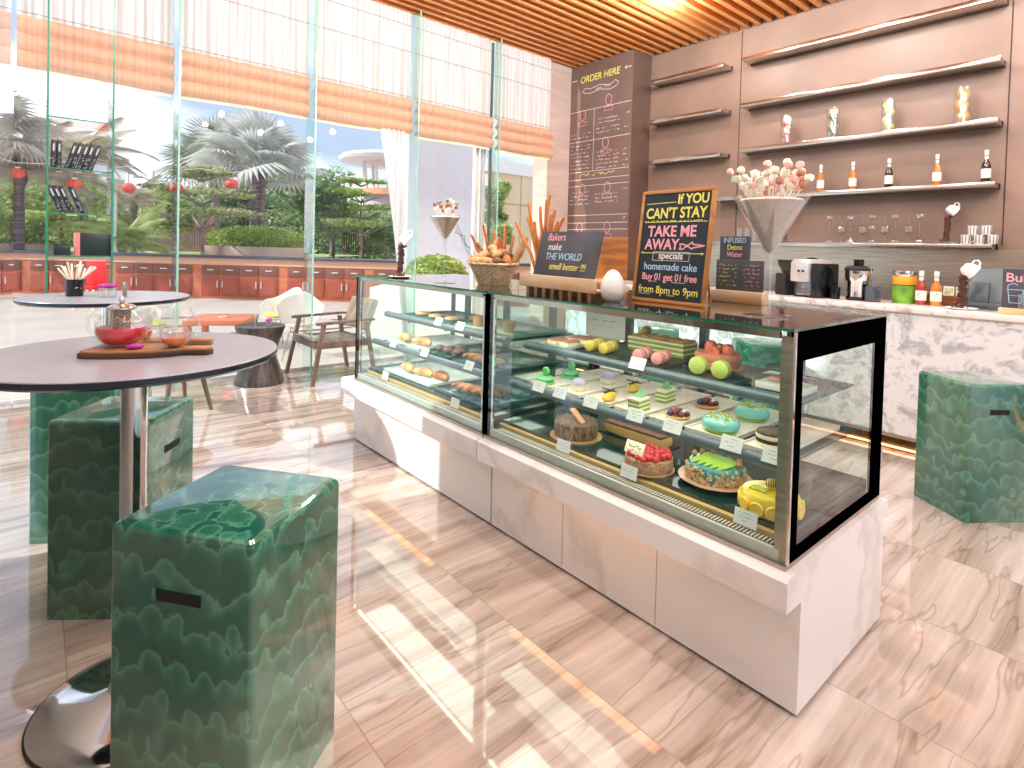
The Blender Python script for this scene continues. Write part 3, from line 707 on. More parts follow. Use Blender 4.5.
MB().lathe([(0, 0), (.05, 0), (.05, .010), (.137, .018), (.139, .022), (0, .022)], 44).build('plate', mat('rose_gold_plate', 'D5A58A', .25, .3), r)
MB().lathe([(0, .022), (.098, .022), (.104, .035), (.104, .070), (.096, .082), (0, .084)], 40).build('glaze', mat('teal_glaze', '2E6F78', .12, col2='3E8E84', scale=9, coat=.8), r)
q = MB()
for k in range(380):
    a = random.random() * 2 * PI; z = .024 + abs(random.gauss(0, .022)); s = random.uniform(.003, .006)
    if z < .08: q.M = Matrix.Translation((.106 * math.cos(a), .106 * math.sin(a), z)) @ Matrix.Rotation(random.random() * 6, 4, 'Z'); q.box(-s, s, -s, s, -s, s)
q.build('nut_crumble', mat('nut_pieces', 'D9C29A', .7, col2='B38A58', scale=60), r)['kind'] = 'stuff'
q = MB()
for k in range(34):
    x = -.07 + k * .0042; q.tube([(x, -.07 + .02 * math.sin(k), .086), (x + .012, -.01, .091), (x, .06, .086)], .0016, 5)
q.build('green_icing_lines', mat('lime_icing', 'A9CF4A', .4), r)
for k in range(7):
    a = k * .5 + .2; MB().sph((.088 * math.cos(a), .088 * math.sin(a), .092), .011, 10, 6).build('caramel_hazelnut', mat('caramel_nut', 'B8803C', .3), r)
r = thing('yellow_mango_cake', 'round yellow glazed cake with striped chocolate shells on top', 'cake', (1.965, .884, ZB), FACE); disc_board(r, .102, M_blackm)
MB().lathe([(0, .004), (.094, .004), (.097, .014), (.097, .058), (.090, .068), (0, .070)], 40).build('glaze', mat('yellow_glaze', 'EFC21C', .2, col2='F5DA4A', scale=18, coat=.6), r)
for k in range(12):
    a = k * PI / 6; q = MB(); q.M = Matrix.Rotation(a, 4, 'Z') @ Matrix.Translation((.1, 0, .030)) @ Matrix.Rotation(R(90), 4, 'Y'); q.lathe([(0, -.006), (.022, -.006), (.025, 0), (.022, .006), (0, .006)], 18); q.build('side_macaron', M_yel, r)
for (x, y, a) in ((.0, .01, .4), (.045, -.005, -.5)):
    q = MB(); q.M = Matrix.Translation((x, y, .088)) @ Matrix.Rotation(a, 4, 'Z'); q.sph((0, 0, 0), .024, 16, 10, .020, .017); s = q.build('mango_shell', M_yel, r)
    q = MB(); q.M = Matrix.Translation((x, y, .088)) @ Matrix.Rotation(a, 4, 'Z')
    for k in range(6):
        xx = -.018 + k * .0072; rr = math.sqrt(max(0, 1 - (xx / .0245) ** 2)); q.tube([(xx, .0178 * rr * math.cos(t), .0208 * rr * math.sin(t)) for t in [i * PI / 8 - .2 for i in range(10)]], .0016, 5)
    q.build('chocolate_stripe', M_dark, s)
MB().box(-.06, .0, -.04, .0, .070, .073).build('green_crumble', mat('pistachio_crumb', 'B5C43C', .8, col2='8FA030', scale=80, bump=.8), r)

# upper shelf
def mac(x, y, z, m_, lab, rad=.028, grp=None, a=0):
    r = thing('macaron', lab, 'macaron', (x, y, z + rad), FACE + a, grp)
    for s in (-1, 1):
        q = MB(); q.M = Matrix.Rotation(R(90 * s), 4, 'X'); q.lathe([(0, .005), (rad, .005), (rad * 1.0, .010), (rad * .93, .019), (rad * .6, .023), (0, .024)], 20); q.build('shell', m_, r)
    q = MB(); q.M = Matrix.Rotation(R(90), 4, 'X'); q.lathe([(0, -.007), (rad * .78, -.007), (rad * .78, .007), (0, .007)], 20); q.build('filling', M_cream, r)
M_my = mat('yellow_macaron', 'D8C45E', .5); M_mp = mat('pink_macaron', 'EBA3A0', .5); M_mg = mat('green_macaron', 'B9CF6E', .5)
plate('slate_tray', 'dark slate tray under the yellow and pink macarons and pistachio cake', 2.02, 2.50, 1.39, 1.90, ZU + .002, mat('dark_slate', '33403F', .35), .010)
zt = ZU + .012 + .007
for (x, y, m_, l) in ((2.085, 1.835, M_my, 'yellow macaron stood on edge, front one of the left pair'), (2.155, 1.850, M_my, 'yellow macaron stood on edge, rear one of the left pair'),
                     (2.085, 1.745, M_my, 'yellow macaron stood on edge, front one of the pair beside the pink'), (2.155, 1.762, M_my, 'yellow macaron stood on edge, rear one of the pair beside the pink'),
                     (2.085, 1.545, M_mp, 'pink macaron stood on edge, front one of the left pink pair'), (2.155, 1.56, M_mp, 'pink macaron stood on edge, rear one of the left pink pair'),
                     (2.085, 1.445, M_mp, 'pink macaron stood on edge, front one of the right pink pair'), (2.155, 1.46, M_mp, 'pink macaron stood on edge, rear one of the right pink pair')):
    mac(x, y, ZU + .0125, m_, l, grp='small macarons on the slate tray', a=.1)
r = thing('pistachio_layer_cake', 'long green layered cake with crumbly pastry top and a round truffle', 'cake', (2.36, 1.62, ZU + .0125), FACE)
for k in range(3): MB().box(-.16, .16, -.06, .06, .022 * k, .022 * k + .013, .001).build('pistachio_layer', M_sg, r)
q = MB()
for k in range(3): q.box(-.16, .16, -.06, .06, .022 * k + .013, .022 * k + .022)
q.build('cream_layer', M_cream, r)
q = MB()
for k in range(130):
    q.M = Matrix.Translation((random.uniform(-.15, .15), random.uniform(-.05, .05), .069 + random.random() * .008)) @ Matrix.Rotation(random.random() * 6, 4, 'Z') @ Matrix.Rotation(random.uniform(-.3, .3), 4, 'X'); q.box(-.016, .016, -.008, .008, -.002, .002)
q.build('pastry_flakes', mat('pastry_flake', 'DCC074', .7, col2='C79A4E', scale=40), r)['kind'] = 'stuff'
MB().sph((-.09, 0, .097), .024, 18, 12).build('truffle', mat('olive_truffle', '9C8A3E', .5, col2='6E6A30', scale=30), r)
r = thing('pink_mousse_cake', 'round salmon pink mousse cake topped with pink domes, on a small stand', 'cake', (2.27, 1.27, ZU), FACE)
MB().lathe([(0, 0), (.05, 0), (.02, .008), (.02, .014), (.11, .018), (.11, .022), (0, .022)], 36).build('stand', M_gold, r)
MB().lathe([(0, .022), (.088, .022), (.092, .03), (.09, .05), (0, .05)], 36).build('lower_layer', mat('pink_sponge', 'C98270', .5, col2='E0A090', scale=30), r)
MB().lathe([(0, .05), (.094, .05), (.098, .06), (.096, .074), (.088, .08), (0, .08)], 36).build('mousse', mat('salmon_mousse', 'EF9A80', .3), r)
for (x, y, s) in ((-.04, .01, .027), (.04, .01, .024), (0, -.02, .016), (.02, -.045, .013), (-.01, .03, .02)): MB().lathe([(s, 0), (s, s * .7), (s * .75, s * 1.4), (0, s * 1.65)], 18, (x, y, .08)).build('mousse_dome', mat('coral_dome', 'F0836A', .3), r)
plate('slate_tray', 'dark slate tray under the two green macarons and pink cake', 2.00, 2.16, 1.06, 1.38, ZU + .002, MATS['dark_slate'], .008)
mac(2.075, 1.245, ZU + .011, M_mg, 'large green macaron stood on edge, left one below the pink cake', .037, 'large green macarons', .2); mac(2.075, 1.145, ZU + .011, M_mg, 'large green macaron stood on edge, right one below the pink cake', .037, 'large green macarons', .15)
r = thing('macaron_box', 'clear lidded white gift box holding a pink and a green macaron', 'box', (2.16, .93, ZU + .001), FACE)
MB().box(-.09, .09, -.06, .06, 0, .025, .002).build('box_base', M_white, r); MB().box(-.088, .088, -.058, .058, .0255, .05, .002).build('clear_lid', M_cglass, r)
for (x, m_) in ((-.04, M_mp), (.04, M_mg)):
    MB().lathe([(0, .0), (.026, .0), (.03, .006), (.02, .014), (0, .016)], 18, (x, 0, .026)).build('macaron_filling', m_, r)
plate('glass_tray', 'pale tray of pink sliced pastries at the left of the upper shelf', 2.02, 2.44, 1.94, 2.14, ZU + .002, mat('frost_tray', 'C9D6D0', .2), .012)
for k, (x, y) in enumerate(((2.10, 1.99), (2.10, 2.08), (2.25, 2.0), (2.25, 2.09))):
    r = thing('pink_finger_sandwich', 'small pink topped finger pastry, %s of four on the pale tray' % ('front right', 'front left', 'rear right', 'rear left')[k], 'pastry', (x, y, ZU + .0145), FACE, 'pink pastries on the pale tray')
    MB().box(-.03, .03, -.05, .05, 0, .018, .002).build('bread', M_cream, r); MB().box(-.028, .028, -.048, .048, .018, .026, .003).build('topping', mat('pink_topping', 'DD9A8C', .4, col2='C97A62', scale=40), r)

# price cards
def card(x, y, z, label, w=.08, h=.052, tilt=20, rz=FACE):
    r = thing('price_card', label, 'price card', (x, y, z), rz, 'white price cards in the cases')
    q = MB(); q.M = Matrix.Rotation(R(-tilt), 4, 'X'); q.box(-w / 2, w / 2, 0, .0015, 0, h); q.build('card', M_card, r)
    q = MB(); q.M = Matrix.Rotation(R(-tilt), 4, 'X')
    for zz, a in ((.78, .3), (.55, .34), (.32, .14)): scribble(q, -w * a, w * a, h * zz, .004, .0012, -.0006)
    q.build('printed_lines', mat('print_grey', '5A6068', .7), r)
zr = ZM + .024
for x, y, z, l in ((1.755, 1.392, .5385, 'white price card in front of the raspberry cake'), (1.79 + .0, .905, .5385, 'white price card in front of the yellow cake'), (1.79, 1.76, .5385, 'white price card in front of the chocolate shaving cake')):
    card(1.826, y, z, l, tilt=12)
for y, l in ((1.975, 'white price card below the green macaron cakes'), (1.83, 'white price card below the lilac cream cakes'), (1.640, 'white price card below the left edge of the eclair tray'), (1.4, 'white price card below the green layered slices'), (1.225, 'white price card below the berry tarts'), (.985, 'white price card below the turquoise dome cakes'), (.835, 'white price card below the striped cake')):
    card(1.862, y, zr - .018, l, tilt=26)
card(1.958, 1.47, ZU + .004, 'white price card below the pink macarons', tilt=26)
for y, l in ((3.02, 'white price card on the upper rail, left of the paper cup'), (2.78, 'white price card on the upper rail, below the paper cup'), (2.48, 'white price card on the upper rail beside the case divider')): card(1.958, y, ZU + .004, l, tilt=24)
for y, l in ((3.42, 'white price card on the middle rail, before the far croissant'), (3.02, 'white price card on the middle rail, centre of the farther case'), (2.55, 'white price card on the middle rail beside the case divider')): card(1.862, y, zr - .018, l, tilt=24)
for y, l in ((3.45, 'white price card at the bottom left corner of the farther case'), (2.62, 'white price card at the bottom of the farther case, before the braided loaf')): card(1.826, y, .5385, l, tilt=12)
r = thing('notice_card', 'large white printed notice leaning inside the nearer case at upper left', 'sign', (2.44, 2.05, ZU + .30 - .28), FACE)
MB().box(-.14, .14, 0, .003, .0, .13).build('card', M_card, r)
q = MB()
for a, c in ((-.10, -.03), (-.02, .02), (.03, .11)): scribble(q, a, c, .095, .012, .002, -.001)
q.build('printed_heading', MATS['print_grey'], r)
q = MB(); scribble(q, -.07, .07, .065, .004, .0015, -.001); scribble(q, -.012, .012, .04, .008, .002, -.001); q.build('printed_lines', MATS['print_grey'], r)

# farther case: breads and croissants
M_bake = mat('baked_crust', 'C98648', .5, col2='8E4E22', scale=14, bump=.4); M_bake2 = mat('pale_crust', 'E3C08A', .55, col2='B9824A', scale=16, bump=.3)
def croissant_mb(q, L_=.11, rr=.030):
    def f(u, v):
        t = (v - .5) * 2; ang = t * .95; rad = rr * (1 - abs(t) ** 2.2 * .82) * (1 + .17 * math.cos(t * 24))
        cx, cy = L_ * math.sin(ang), L_ * .7 * (1 - math.cos(ang)); a = 2 * PI * u
        return (cx + rad * math.cos(a) * math.sin(-ang) * .6, cy + rad * math.cos(a) * math.cos(ang), max(0.0, rr * .9 + rad * math.sin(a)) + .001)
    q.grid(f, 12, 44, True)
def croissant(x, y, z, rz, l, m_=M_bake):
    r = thing('croissant', l, 'croissant', (x, y, z), rz, 'croissants in the farther case'); q = MB(); croissant_mb(q); q.build('pastry', m_, r)
def loaf(x, y, z, rz, l, m_=M_bake, L_=.11, name='braided_loaf'):
    r = thing(name, l, 'bread', (x, y, z), rz)
    for k in (0, 1):
        MB().tube([(L_ * (t - .5) * 2, .016 * math.sin(t * 18 + k * PI), .024 + .008 * math.cos(t * 18 + k * PI)) for t in [i / 36 for i in range(37)]], [.006 + .016 * math.sin(PI * min(1, max(0, i / 36))) ** .5 for i in range(37)], 8).build('strand', m_, r)
zA, zB2, zC2 = ZU + .014, ZM + .014, ZB + .013
M_gtray = mat('green_tray', '3F7A6C', .2)
plate('bread_tray', 'green tray at the left of the farther case upper shelf', 2.03, 2.46, 2.98, 3.55, ZU + .002, M_gtray); plate('bread_tray', 'green tray under the paper cups on the upper shelf', 2.03, 2.46, 2.36, 2.93, ZU + .002, mat('pale_green_tray', '9DB7A6', .25))
plate('bread_tray', 'pale tray of sugared croissants on the middle shelf', 1.93, 2.45, 3.18, 3.62, ZM + .002, mat('frost_tray', 'C9D6D0', .2)); plate('bread_tray', 'teal tray of dark rolls in the centre of the middle shelf', 1.93, 2.45, 2.84, 3.14, ZM + .002, M_teal); plate('bread_tray', 'teal tray with long braided loaf beside the case divider, middle shelf', 1.93, 2.45, 2.38, 2.80, ZM + .002, M_teal)
plate('bread_tray', 'pale tray with croissants on the bottom of the farther case', 1.90, 2.45, 3.0, 3.60, ZB + .001, mat('frost_tray', 'C9D6D0', .2)); plate('bread_tray', 'teal tray with braided loaf on the bottom of the farther case', 1.90, 2.45, 2.40, 2.95, ZB + .001, M_teal)
for i, (x, y, a, l) in enumerate(((2.02, 3.50, .4, 'sugared croissant on the middle shelf, nearest the window end'), (2.04, 3.30, .9, 'sugared croissant on the middle shelf, beside the dark rolls'))): croissant(x, y, zB2, a + .9, l, M_bake2)
for (x, y, a, l) in ((2.0, 3.42, .5, 'pale croissant on the bottom tray, nearest the window end'), (2.02, 3.24, .9, 'pale croissant in the middle of the bottom pale tray'), (2.05, 3.08, .7, 'browned croissant on the bottom pale tray, beside the braided loaf')): croissant(x, y, zC2, a + .9, l, M_bake2 if y > 3.2 else M_bake)
for (x, y, l) in ((2.02, 3.07, 'dark chocolate roll at the left of the teal tray'), (2.02, 2.98, 'dark chocolate roll in the middle of the teal tray'), (2.04, 2.89, 'dark chocolate roll at the right of the teal tray'), (2.15, 3.03, 'dark chocolate roll at the back of the teal tray')):
    q = MB(); q.sph((0, 0, .022), .036, 14, 9, .022); o = q.build('chocolate_roll', M_choc); o.location = (x, y, zB2); tag(o, l, 'roll', 'dark rolls')
loaf(2.02, 2.60, zB2, PI / 2 + .1, 'long braided loaf on the middle shelf beside the case divider', L_=.17); loaf(2.02, 2.68, zC2, PI / 2 + .12, 'long braided loaf on the bottom tray of the farther case', L_=.2)
loaf(2.14, 2.60, zC2, PI / 2, 'short dark braided loaf behind the long one on the bottom tray', M_choc, L_=.1)
M_kraft = mat('kraft_cup', 'B98C5A', .6)
for (x, y, l) in ((2.12, 2.80, 'brown paper baking cup in the centre of the upper green tray'), (2.12, 2.50, 'brown paper baking cup beside the case divider on the upper tray')):
    r = thing('baking_cup', l, 'cup', (x, y, zA)); MB().lathe([(0, 0), (.028, 0), (.038, .06), (.036, .06), (.027, .003), (0, .003)], 20).build('paper_cup', M_kraft, r); MB().lathe([(.036, .05), (.035, .062), (.02, .07), (0, .072)], 18).build('muffin_top', M_bake, r)
for (x, y, l) in ((2.10, 3.42, 'flat pale pastry at the window end of the upper green tray'), (2.10, 3.25, 'flat pale pastry in the middle of the upper green tray'), (2.12, 3.08, 'flat pale pastry beside the paper cups')):
    o = MB().sph((0, 0, .016), .055, 18, 9, .016).build('flat_pastry', M_bake2); o.location = (x, y, zA); tag(o, l, 'pastry', 'flat pastries')

# ------------------------------------------------------------------ things standing on the cases (top at z = 1.228)
ZT = 1.2285
def bean_scoop(name, label, loc, rz, s=1.0, tall=.27):
    r = thing(name, label, 'coffee bean sculpture', loc, rz, 'pouring cup coffee bean sculptures')
    MB().lathe([(0, 0), (.055 * s, 0), (.078 * s, .010 * s), (.075 * s, .012 * s), (.05 * s, .004 * s), (0, .004 * s)], 28).build('saucer', M_white, r)
    ctr = [(-.01 * s + .012 * s * math.sin(t * 3), 0, .01 + tall * t) for t in [i / 10 for i in range(9)]] + [(.012 * s, 0, tall * .88), (.03 * s, 0, tall * .93)]
    q = MB(); q.tube(ctr, [.024 * s] + [.016 * s] * 8 + [.02 * s, .024 * s], 10)
    random.seed(len(label) * 31)
    for k in range(150):
        t = random.random() ** 1.3; a = random.random() * 2 * PI; i = min(len(ctr) - 1, int(t * (len(ctr) - 1))); p = Vector(ctr[i]); rr = (.019 if t > .12 else .036) * s
        q.M = Matrix.Translation((p.x + rr * math.cos(a), p.y + rr * math.sin(a), max(.012, .01 + tall * t * .95))) @ Matrix.Rotation(random.random() * 6, 4, 'Z') @ Matrix.Rotation(random.random() * 3, 4, 'X'); q.sph((0, 0, 0), .0075 * s, 7, 5, .004 * s, .005 * s)
    q.build('coffee_beans', mat('coffee_bean', '3E241C', .4, col2='5E3A2C', scale=50), r)
    q = MB(); M0 = Matrix.Translation((.035 * s, 0, tall * 1.05)) @ Matrix.Rotation(R(125), 4, 'Y'); q.M = M0
    q.lathe([(0, -.045 * s), (.024 * s, -.045 * s), (.040 * s, -.02 * s), (.047 * s, .02 * s), (.044 * s, .02 * s), (.037 * s, -.018 * s), (.022 * s, -.04 * s), (0, -.04 * s)], 28); c = q.build('cup', M_white, r)
    q = MB(); q.M = M0; q.tube([(-.040 * s, 0, .012 * s), (-.062 * s, 0, .008 * s), (-.070 * s, 0, -.01 * s), (-.058 * s, 0, -.024 * s), (-.036 * s, 0, -.022 * s)], .005 * s, 8); q.build('cup_handle', M_white, c)
bean_scoop('coffee_bean_sculpture', 'cup pouring coffee beans onto a saucer, on the far end of the farther pastry case', (1.93, 3.45, ZT), R(-35), 1.0, .25)

def martini(label, loc, R_, Hh, bowl, cat, fill_m, fill_top=.96, sr=.0075):
    r = thing('giant_martini_glass', label, cat, loc)
    st = Hh - bowl
    prof = [(0, 0), (R_ * .62, 0), (R_ * .62, .004), (.016, .012), (sr, .03), (sr, st * .9), (.014, st), ]
    n = 10
    outer = [(.014 + (R_ - .014) * (t ** 1.15), st + bowl * t) for t in [i / n for i in range(1, n + 1)]]
    inner = [(a - .003, z + .001) for a, z in outer[::-1]] + [(.006, st + .012), (0, st + .008)]
    MB().lathe(prof + outer + inner, 40).build('glass', M_wine, r)
    q = [(a - .006, z + .004) for a, z in outer if z < st + bowl * fill_top]
    MB().lathe([(0, st + .014)] + q + [(q[-1][0] * .9, q[-1][1] + .008), (0, q[-1][1] + .014)], 36).build('sugar_filling', fill_m, r)
    return r, st + bowl * fill_top
M_sugar = mat('grey_sugar', 'C9BEB4', .8, col2='D8CEC5', scale=60)
r, zt_ = martini('tall martini glass filled with grey sugar and small cake pops, on the farther case', (1.92, 2.89, ZT), .107, .41, .15, 'martini glass', M_sugar, .93)
random.seed(3)
def pops(r, n, z, spread, hmin, hmax, mats_, s, lean=.45, kind='cube'):
    for k in range(n):
        a = k * 2.4; rr = spread * ((k + .5) / n) ** .5; L_ = random.uniform(hmin, hmax)
        b0 = Vector((rr * .45 * math.cos(a), rr * .45 * math.sin(a), z - .02)); d = Vector((math.cos(a) * rr * lean * 8, math.sin(a) * rr * lean * 8, 1)).normalized(); e = b0 + d * L_
        st = MB().tube([b0, e], .0018, 6).build('stick', mat('paper_stick', 'EFE6DA', .6), r)
        for j in range(2):
            q = MB(); c = b0 + d * (L_ - j * s * 1.25); q.M = Matrix.Translation(c) @ Matrix.Rotation(random.random() * 3, 4, 'Z') @ Matrix.Rotation(random.uniform(-.4, .4), 4, 'X')
            if kind == 'cube' and (k + j) % 3 == 0: q.box(-s * .45, s * .45, -s * .45, s * .45, -s * .45, s * .45, s * .12)
            else: q.M = q.M @ Matrix.Rotation(R(90), 4, 'X'); q.lathe([(0, -s * .35), (s * .42, -s * .35), (s * .55, -s * .2), (s * .55, s * .2), (s * .42, s * .35), (0, s * .35)], 14)
            q.build('marshmallow', mats_[(k + j * 2) % len(mats_)], st)
pops(r, 12, zt_, .10, .085, .125, [mat('red_brown_pop', '9A5A48', .5), mat('green_brown_pop', '8E8F6A', .5), M_cream], .021)
M_mm = [mat('marsh_pink', 'F0C4BC', .7), mat('marsh_white', 'F4F0E6', .7), mat('marsh_green', 'DDE6CC', .7), mat('marsh_brown', 'B9816A', .7), mat('marsh_white', 'F4F0E6', .7)]
r, zt_ = martini('huge martini glass of white sugar with many marshmallow skewers, on the nearer case', (2.04, .955, ZT), .132, .435, .218, 'martini glass', mat('white_sugar', 'DAD2C6', .8, col2='E8E2D8', scale=60), .97, .0125)
pops(r, 38, zt_, .15, .07, .15, M_mm, .025, .62)

# bread basket
r = thing('bread_basket', 'woven pale wicker basket overflowing with breads, beside the bread sticks', 'basket', (2.12, 2.66, ZT), R(-50))
M_wick = mat('wicker', 'E4D5B2', .7, col2='C4AC7E', scale=25)
MB().cyl((0, 0, 0), .088, .006, 32).build('base', M_wick, r)
for k in range(22):
    a = 2 * PI * k / 22; MB().tube([(.088 * math.cos(a), .088 * math.sin(a), .004), (.115 * math.cos(a), .115 * math.sin(a), .06), (.145 * math.cos(a), .145 * math.sin(a), .12)], .004, 6).build('stake', M_wick, r)
q = MB()
for j in range(11):
    z = .01 + j * .0105; R_ = .09 + .055 * j / 11
    q.tube([((R_ + .0045 * (1 if (i + j) % 2 else -1)) * math.cos(2 * PI * i / 44), (R_ + .0045 * (1 if (i + j) % 2 else -1)) * math.sin(2 * PI * i / 44), z) for i in range(45)], .0052, 6, False)
q.build('weave', M_wick, r)
MB().tube([(.148 * math.cos(2 * PI * i / 40), .148 * math.sin(2 * PI * i / 40), .124 + .004 * (i % 2)) for i in range(41)], .008, 8, False).build('rim', M_wick, r)
random.seed(11)
BR = [('round seeded roll', M_bake2, 0), ('golden knotted roll', M_bake, 1), ('dark rye roll', M_choc, 0), ('pale floured roll', M_bake2, 1)]
pos = [(-.09, -.07, .13), (-.03, -.11, .125), (.03, -.10, .13), (.09, -.06, .135), (-.11, .0, .135), (-.05, -.04, .165), (.02, -.04, .17), (.08, .0, .165), (-.05, .05, .16), (.03, .05, .175), (.10, .06, .14), (-.01, .0, .2)]
WH = ['at the front left rim', 'front of the basket, left of centre', 'front of the basket, right of centre', 'at the front right rim', 'at the left rim', 'second layer, left', 'second layer, centre', 'second layer, right', 'at the back left', 'at the back centre', 'at the back right rim', 'on top of the heap']
c_, s_ = math.cos(R(-50)), math.sin(R(-50))
for k, (p, w) in enumerate(zip(pos, WH)):
    n_, m_, kn = BR[(k * 3 + k // 4) % 4]
    q = MB()
    if kn:
        for j in (0, 1): q.tube([(.05 * (t - .5) * 2, .012 * math.sin(t * 12 + j * PI), .012 * math.cos(t * 12 + j * PI)) for t in [i / 20 for i in range(21)]], [.008 + .012 * math.sin(PI * i / 20) ** .5 for i in range(21)], 8)
    else: q.sph((0, 0, 0), .044, 16, 10, .028, .032)
    o = q.build('bread_roll', m_); o.location = (2.12 + p[0] * c_ - p[1] * s_, 2.66 + p[0] * s_ + p[1] * c_, ZT + p[2] + .012); o.rotation_euler = (random.uniform(-.4, .4), random.uniform(-.4, .4), random.random() * 3)
    tag(o, n_ + ' in the wicker basket, ' + w, 'bread roll', 'breads in the basket')
for (x, y, a, l) in ((.11, .02, .9, 'long floured baguette standing at the right of the basket'), (-.04, .08, .5, 'dark twisted baguette at the back of the basket'), (.0, .1, .15, 'slim braided baguette at the back centre of the basket')):
    q = MB(); q.tube([(0, 0, 0), (math.sin(a) * .05, 0, .07), (math.sin(a) * .09, 0, .14), (math.sin(a) * .11, 0, .17)], [.018, .024, .022, .008], 10)
    o = q.build('baguette', M_bake2 if a == .9 else M_bake); o.location = (2.12 + x * c_ - y * s_, 2.66 + x * s_ + y * c_, ZT + .12); o.rotation_euler = (0, 0, R(-50)); tag(o, l, 'baguette', 'baguettes in the basket')
q = MB()
for k in range(3): q.tube([(0, 0, 0), (-.03 - .02 * k, .0, .09), (-.09, .02 * k, .13 + .02 * k), (-.10 - .02 * k, .0, .19), (-.13, .0, .24 - .02 * k)], .0018, 5)
o = q.build('wire_twig', M_blackm); o.location = (2.05, 2.74, ZT + .12); o.rotation_euler = (0, 0, R(-50)); tag(o, 'thin black wire twigs curling out of the basket towards the martini glass', 'twig')
for k, (dx, dy, tx, tz, l) in enumerate(((-.06, .05, -.16, .30, 'leaning far left over the twigs'), (-.02, .07, -.09, .36, 'leaning left, tallest in the basket'), (.02, .08, -.03, .33, 'upright at the back'), (.05, .06, .05, .36, 'leaning right towards the vase'), (.0, .04, -.12, .25, 'short and leaning left'), (.07, .08, .10, .30, 'behind the floured baguette'))):
    q = MB(); q.tube([(dx, dy, .10), (dx + (tx - dx) * .5, dy + .01, .10 + (tz - .10) * .5), (tx, dy + .02, tz)], [.009, .0105, .008], 8)
    o = q.build('bread_stick', mat('twisted_stick', 'B8743A', .6, col2='94552A', scale=30)); o.location = (2.12, 2.66, ZT); o.rotation_euler = (0, 0, R(-50)); tag(o, 'dark twisted bread stick rising from the wicker basket, ' + l, 'bread stick', 'bread sticks in the basket')
# bread sticks in a clear vase
r = thing('glass_vase', 'clear glass vase holding the tall bread sticks behind the slate sign', 'vase', (2.22, 2.33, ZT))
MB().lathe([(0, 0), (.052, 0), (.056, .16), (.053, .16), (.049, .006), (0, .006)], 28).build('glass', M_wine, r)
MB().cyl((0, 0, .007), .046, .03).build('salt_filling', M_sugar, r)
M_stick = mat('bread_stick_crust', 'C9803F', .6, col2='B06A2E', scale=20)
random.seed(21)
WS = ['leaning far left', 'leaning left low', 'upright tallest', 'leaning left over the basket', 'leaning right', 'short right', 'centre left', 'centre right', 'centre back', 'far right tip', 'curved left', 'short centre', 'leaning back left', 'leaning back right', 'second tallest', 'low right']
pp = [(-.19, .37), (-.15, .31), (.035, .49), (-.23, .34), (.10, .40), (.06, .33), (-.07, .43), (.01, .38), (-.02, .36), (.15, .36), (-.12, .45), (0, .30), (-.09, .34), (.05, .39), (-.03, .47), (.08, .34)]
for k, (dx, h_) in enumerate(pp):
    a0 = k * .9; bx_, by_ = .03 * math.cos(a0), .03 * math.sin(a0); ey = -dx
    q = MB(); q.tube([(bx_, by_, 0), (bx_ * .6, by_ * .6 + ey * .35, h_ * .45), (bx_, ey * .75, h_ * .8), (bx_ + .01, ey, h_)], [.0075, .0085, .009, .008], 8)
    o = q.build('bread_stick', M_stick); o.location = (2.22, 2.33, ZT + .038); tag(o, 'golden bread stick in the glass vase, ' + WS[k], 'bread stick', 'bread sticks in the vase')

# Bakers slate on a pine rack
rr_ = R(-96)
r = thing('pine_display_stand', 'slatted pine stand under the Bakers slate sign', 'stand', (1.99, 1.95, ZT), rr_)
for k in range(8): MB().box(-.26 + k * .068, -.235 + k * .068, -.03, .15, 0, .030, .001).build('foot_slat', M_pine, r)
MB().box(-.29, .29, -.04, .16, .030, .042, .002).build('base_board', M_pine, r); MB().box(-.29, .29, -.055, -.04, .028, .092, .002).build('front_rail', M_pine, r); MB().box(-.28, .28, .05, .062, .042, .075, .002).build('rear_rail', M_pine, r)
sl = thing('slate_sign', 'grey slate sign chalked Bakers make the world smell better', 'sign', (1.99, 1.95, ZT + .0425), rr_)
T = Matrix.Translation((0, -.02, .002)) @ Matrix.Rotation(R(-14), 4, 'X')
q = MB(); q.M = T; q.prism([(-.235, 0), (.235, 0), (.232, .275), (-.23, .28)], 0, .007, 'Y', .001); q.build('slate', M_slate, sl)
tl = (R(90 - 14), 0, 0)
def tp(x, z, y=-.001): v = T @ Vector((x, y, z)); return tuple(v)
for s_t, x, z, sz, m_ in (('Bakers', -.10, .230, .048, M_chp), ('make', -.10, .180, .046, M_chw), ('THE WORLD', -.02, .130, .044, M_chb), ('smell better !!!', .025, .080, .042, M_chy)):
    text(s_t, sz * 1.15, m_, sl, tp(x, z), 'chalk_lettering', rot=tl, shear=.12, sx=.95)
# egg
o = MB().lathe([(0, 0), (.028, 0), (.045, .015), (.054, .045), (.052, .075), (.042, .105), (.026, .128), (.012, .138), (0, .141)], 36).build('ceramic_egg', M_white); o.location = (1.95, 1.600, ZT); tag(o, 'white ceramic egg ornament between the slate sign and the chalkboard', 'ornament')
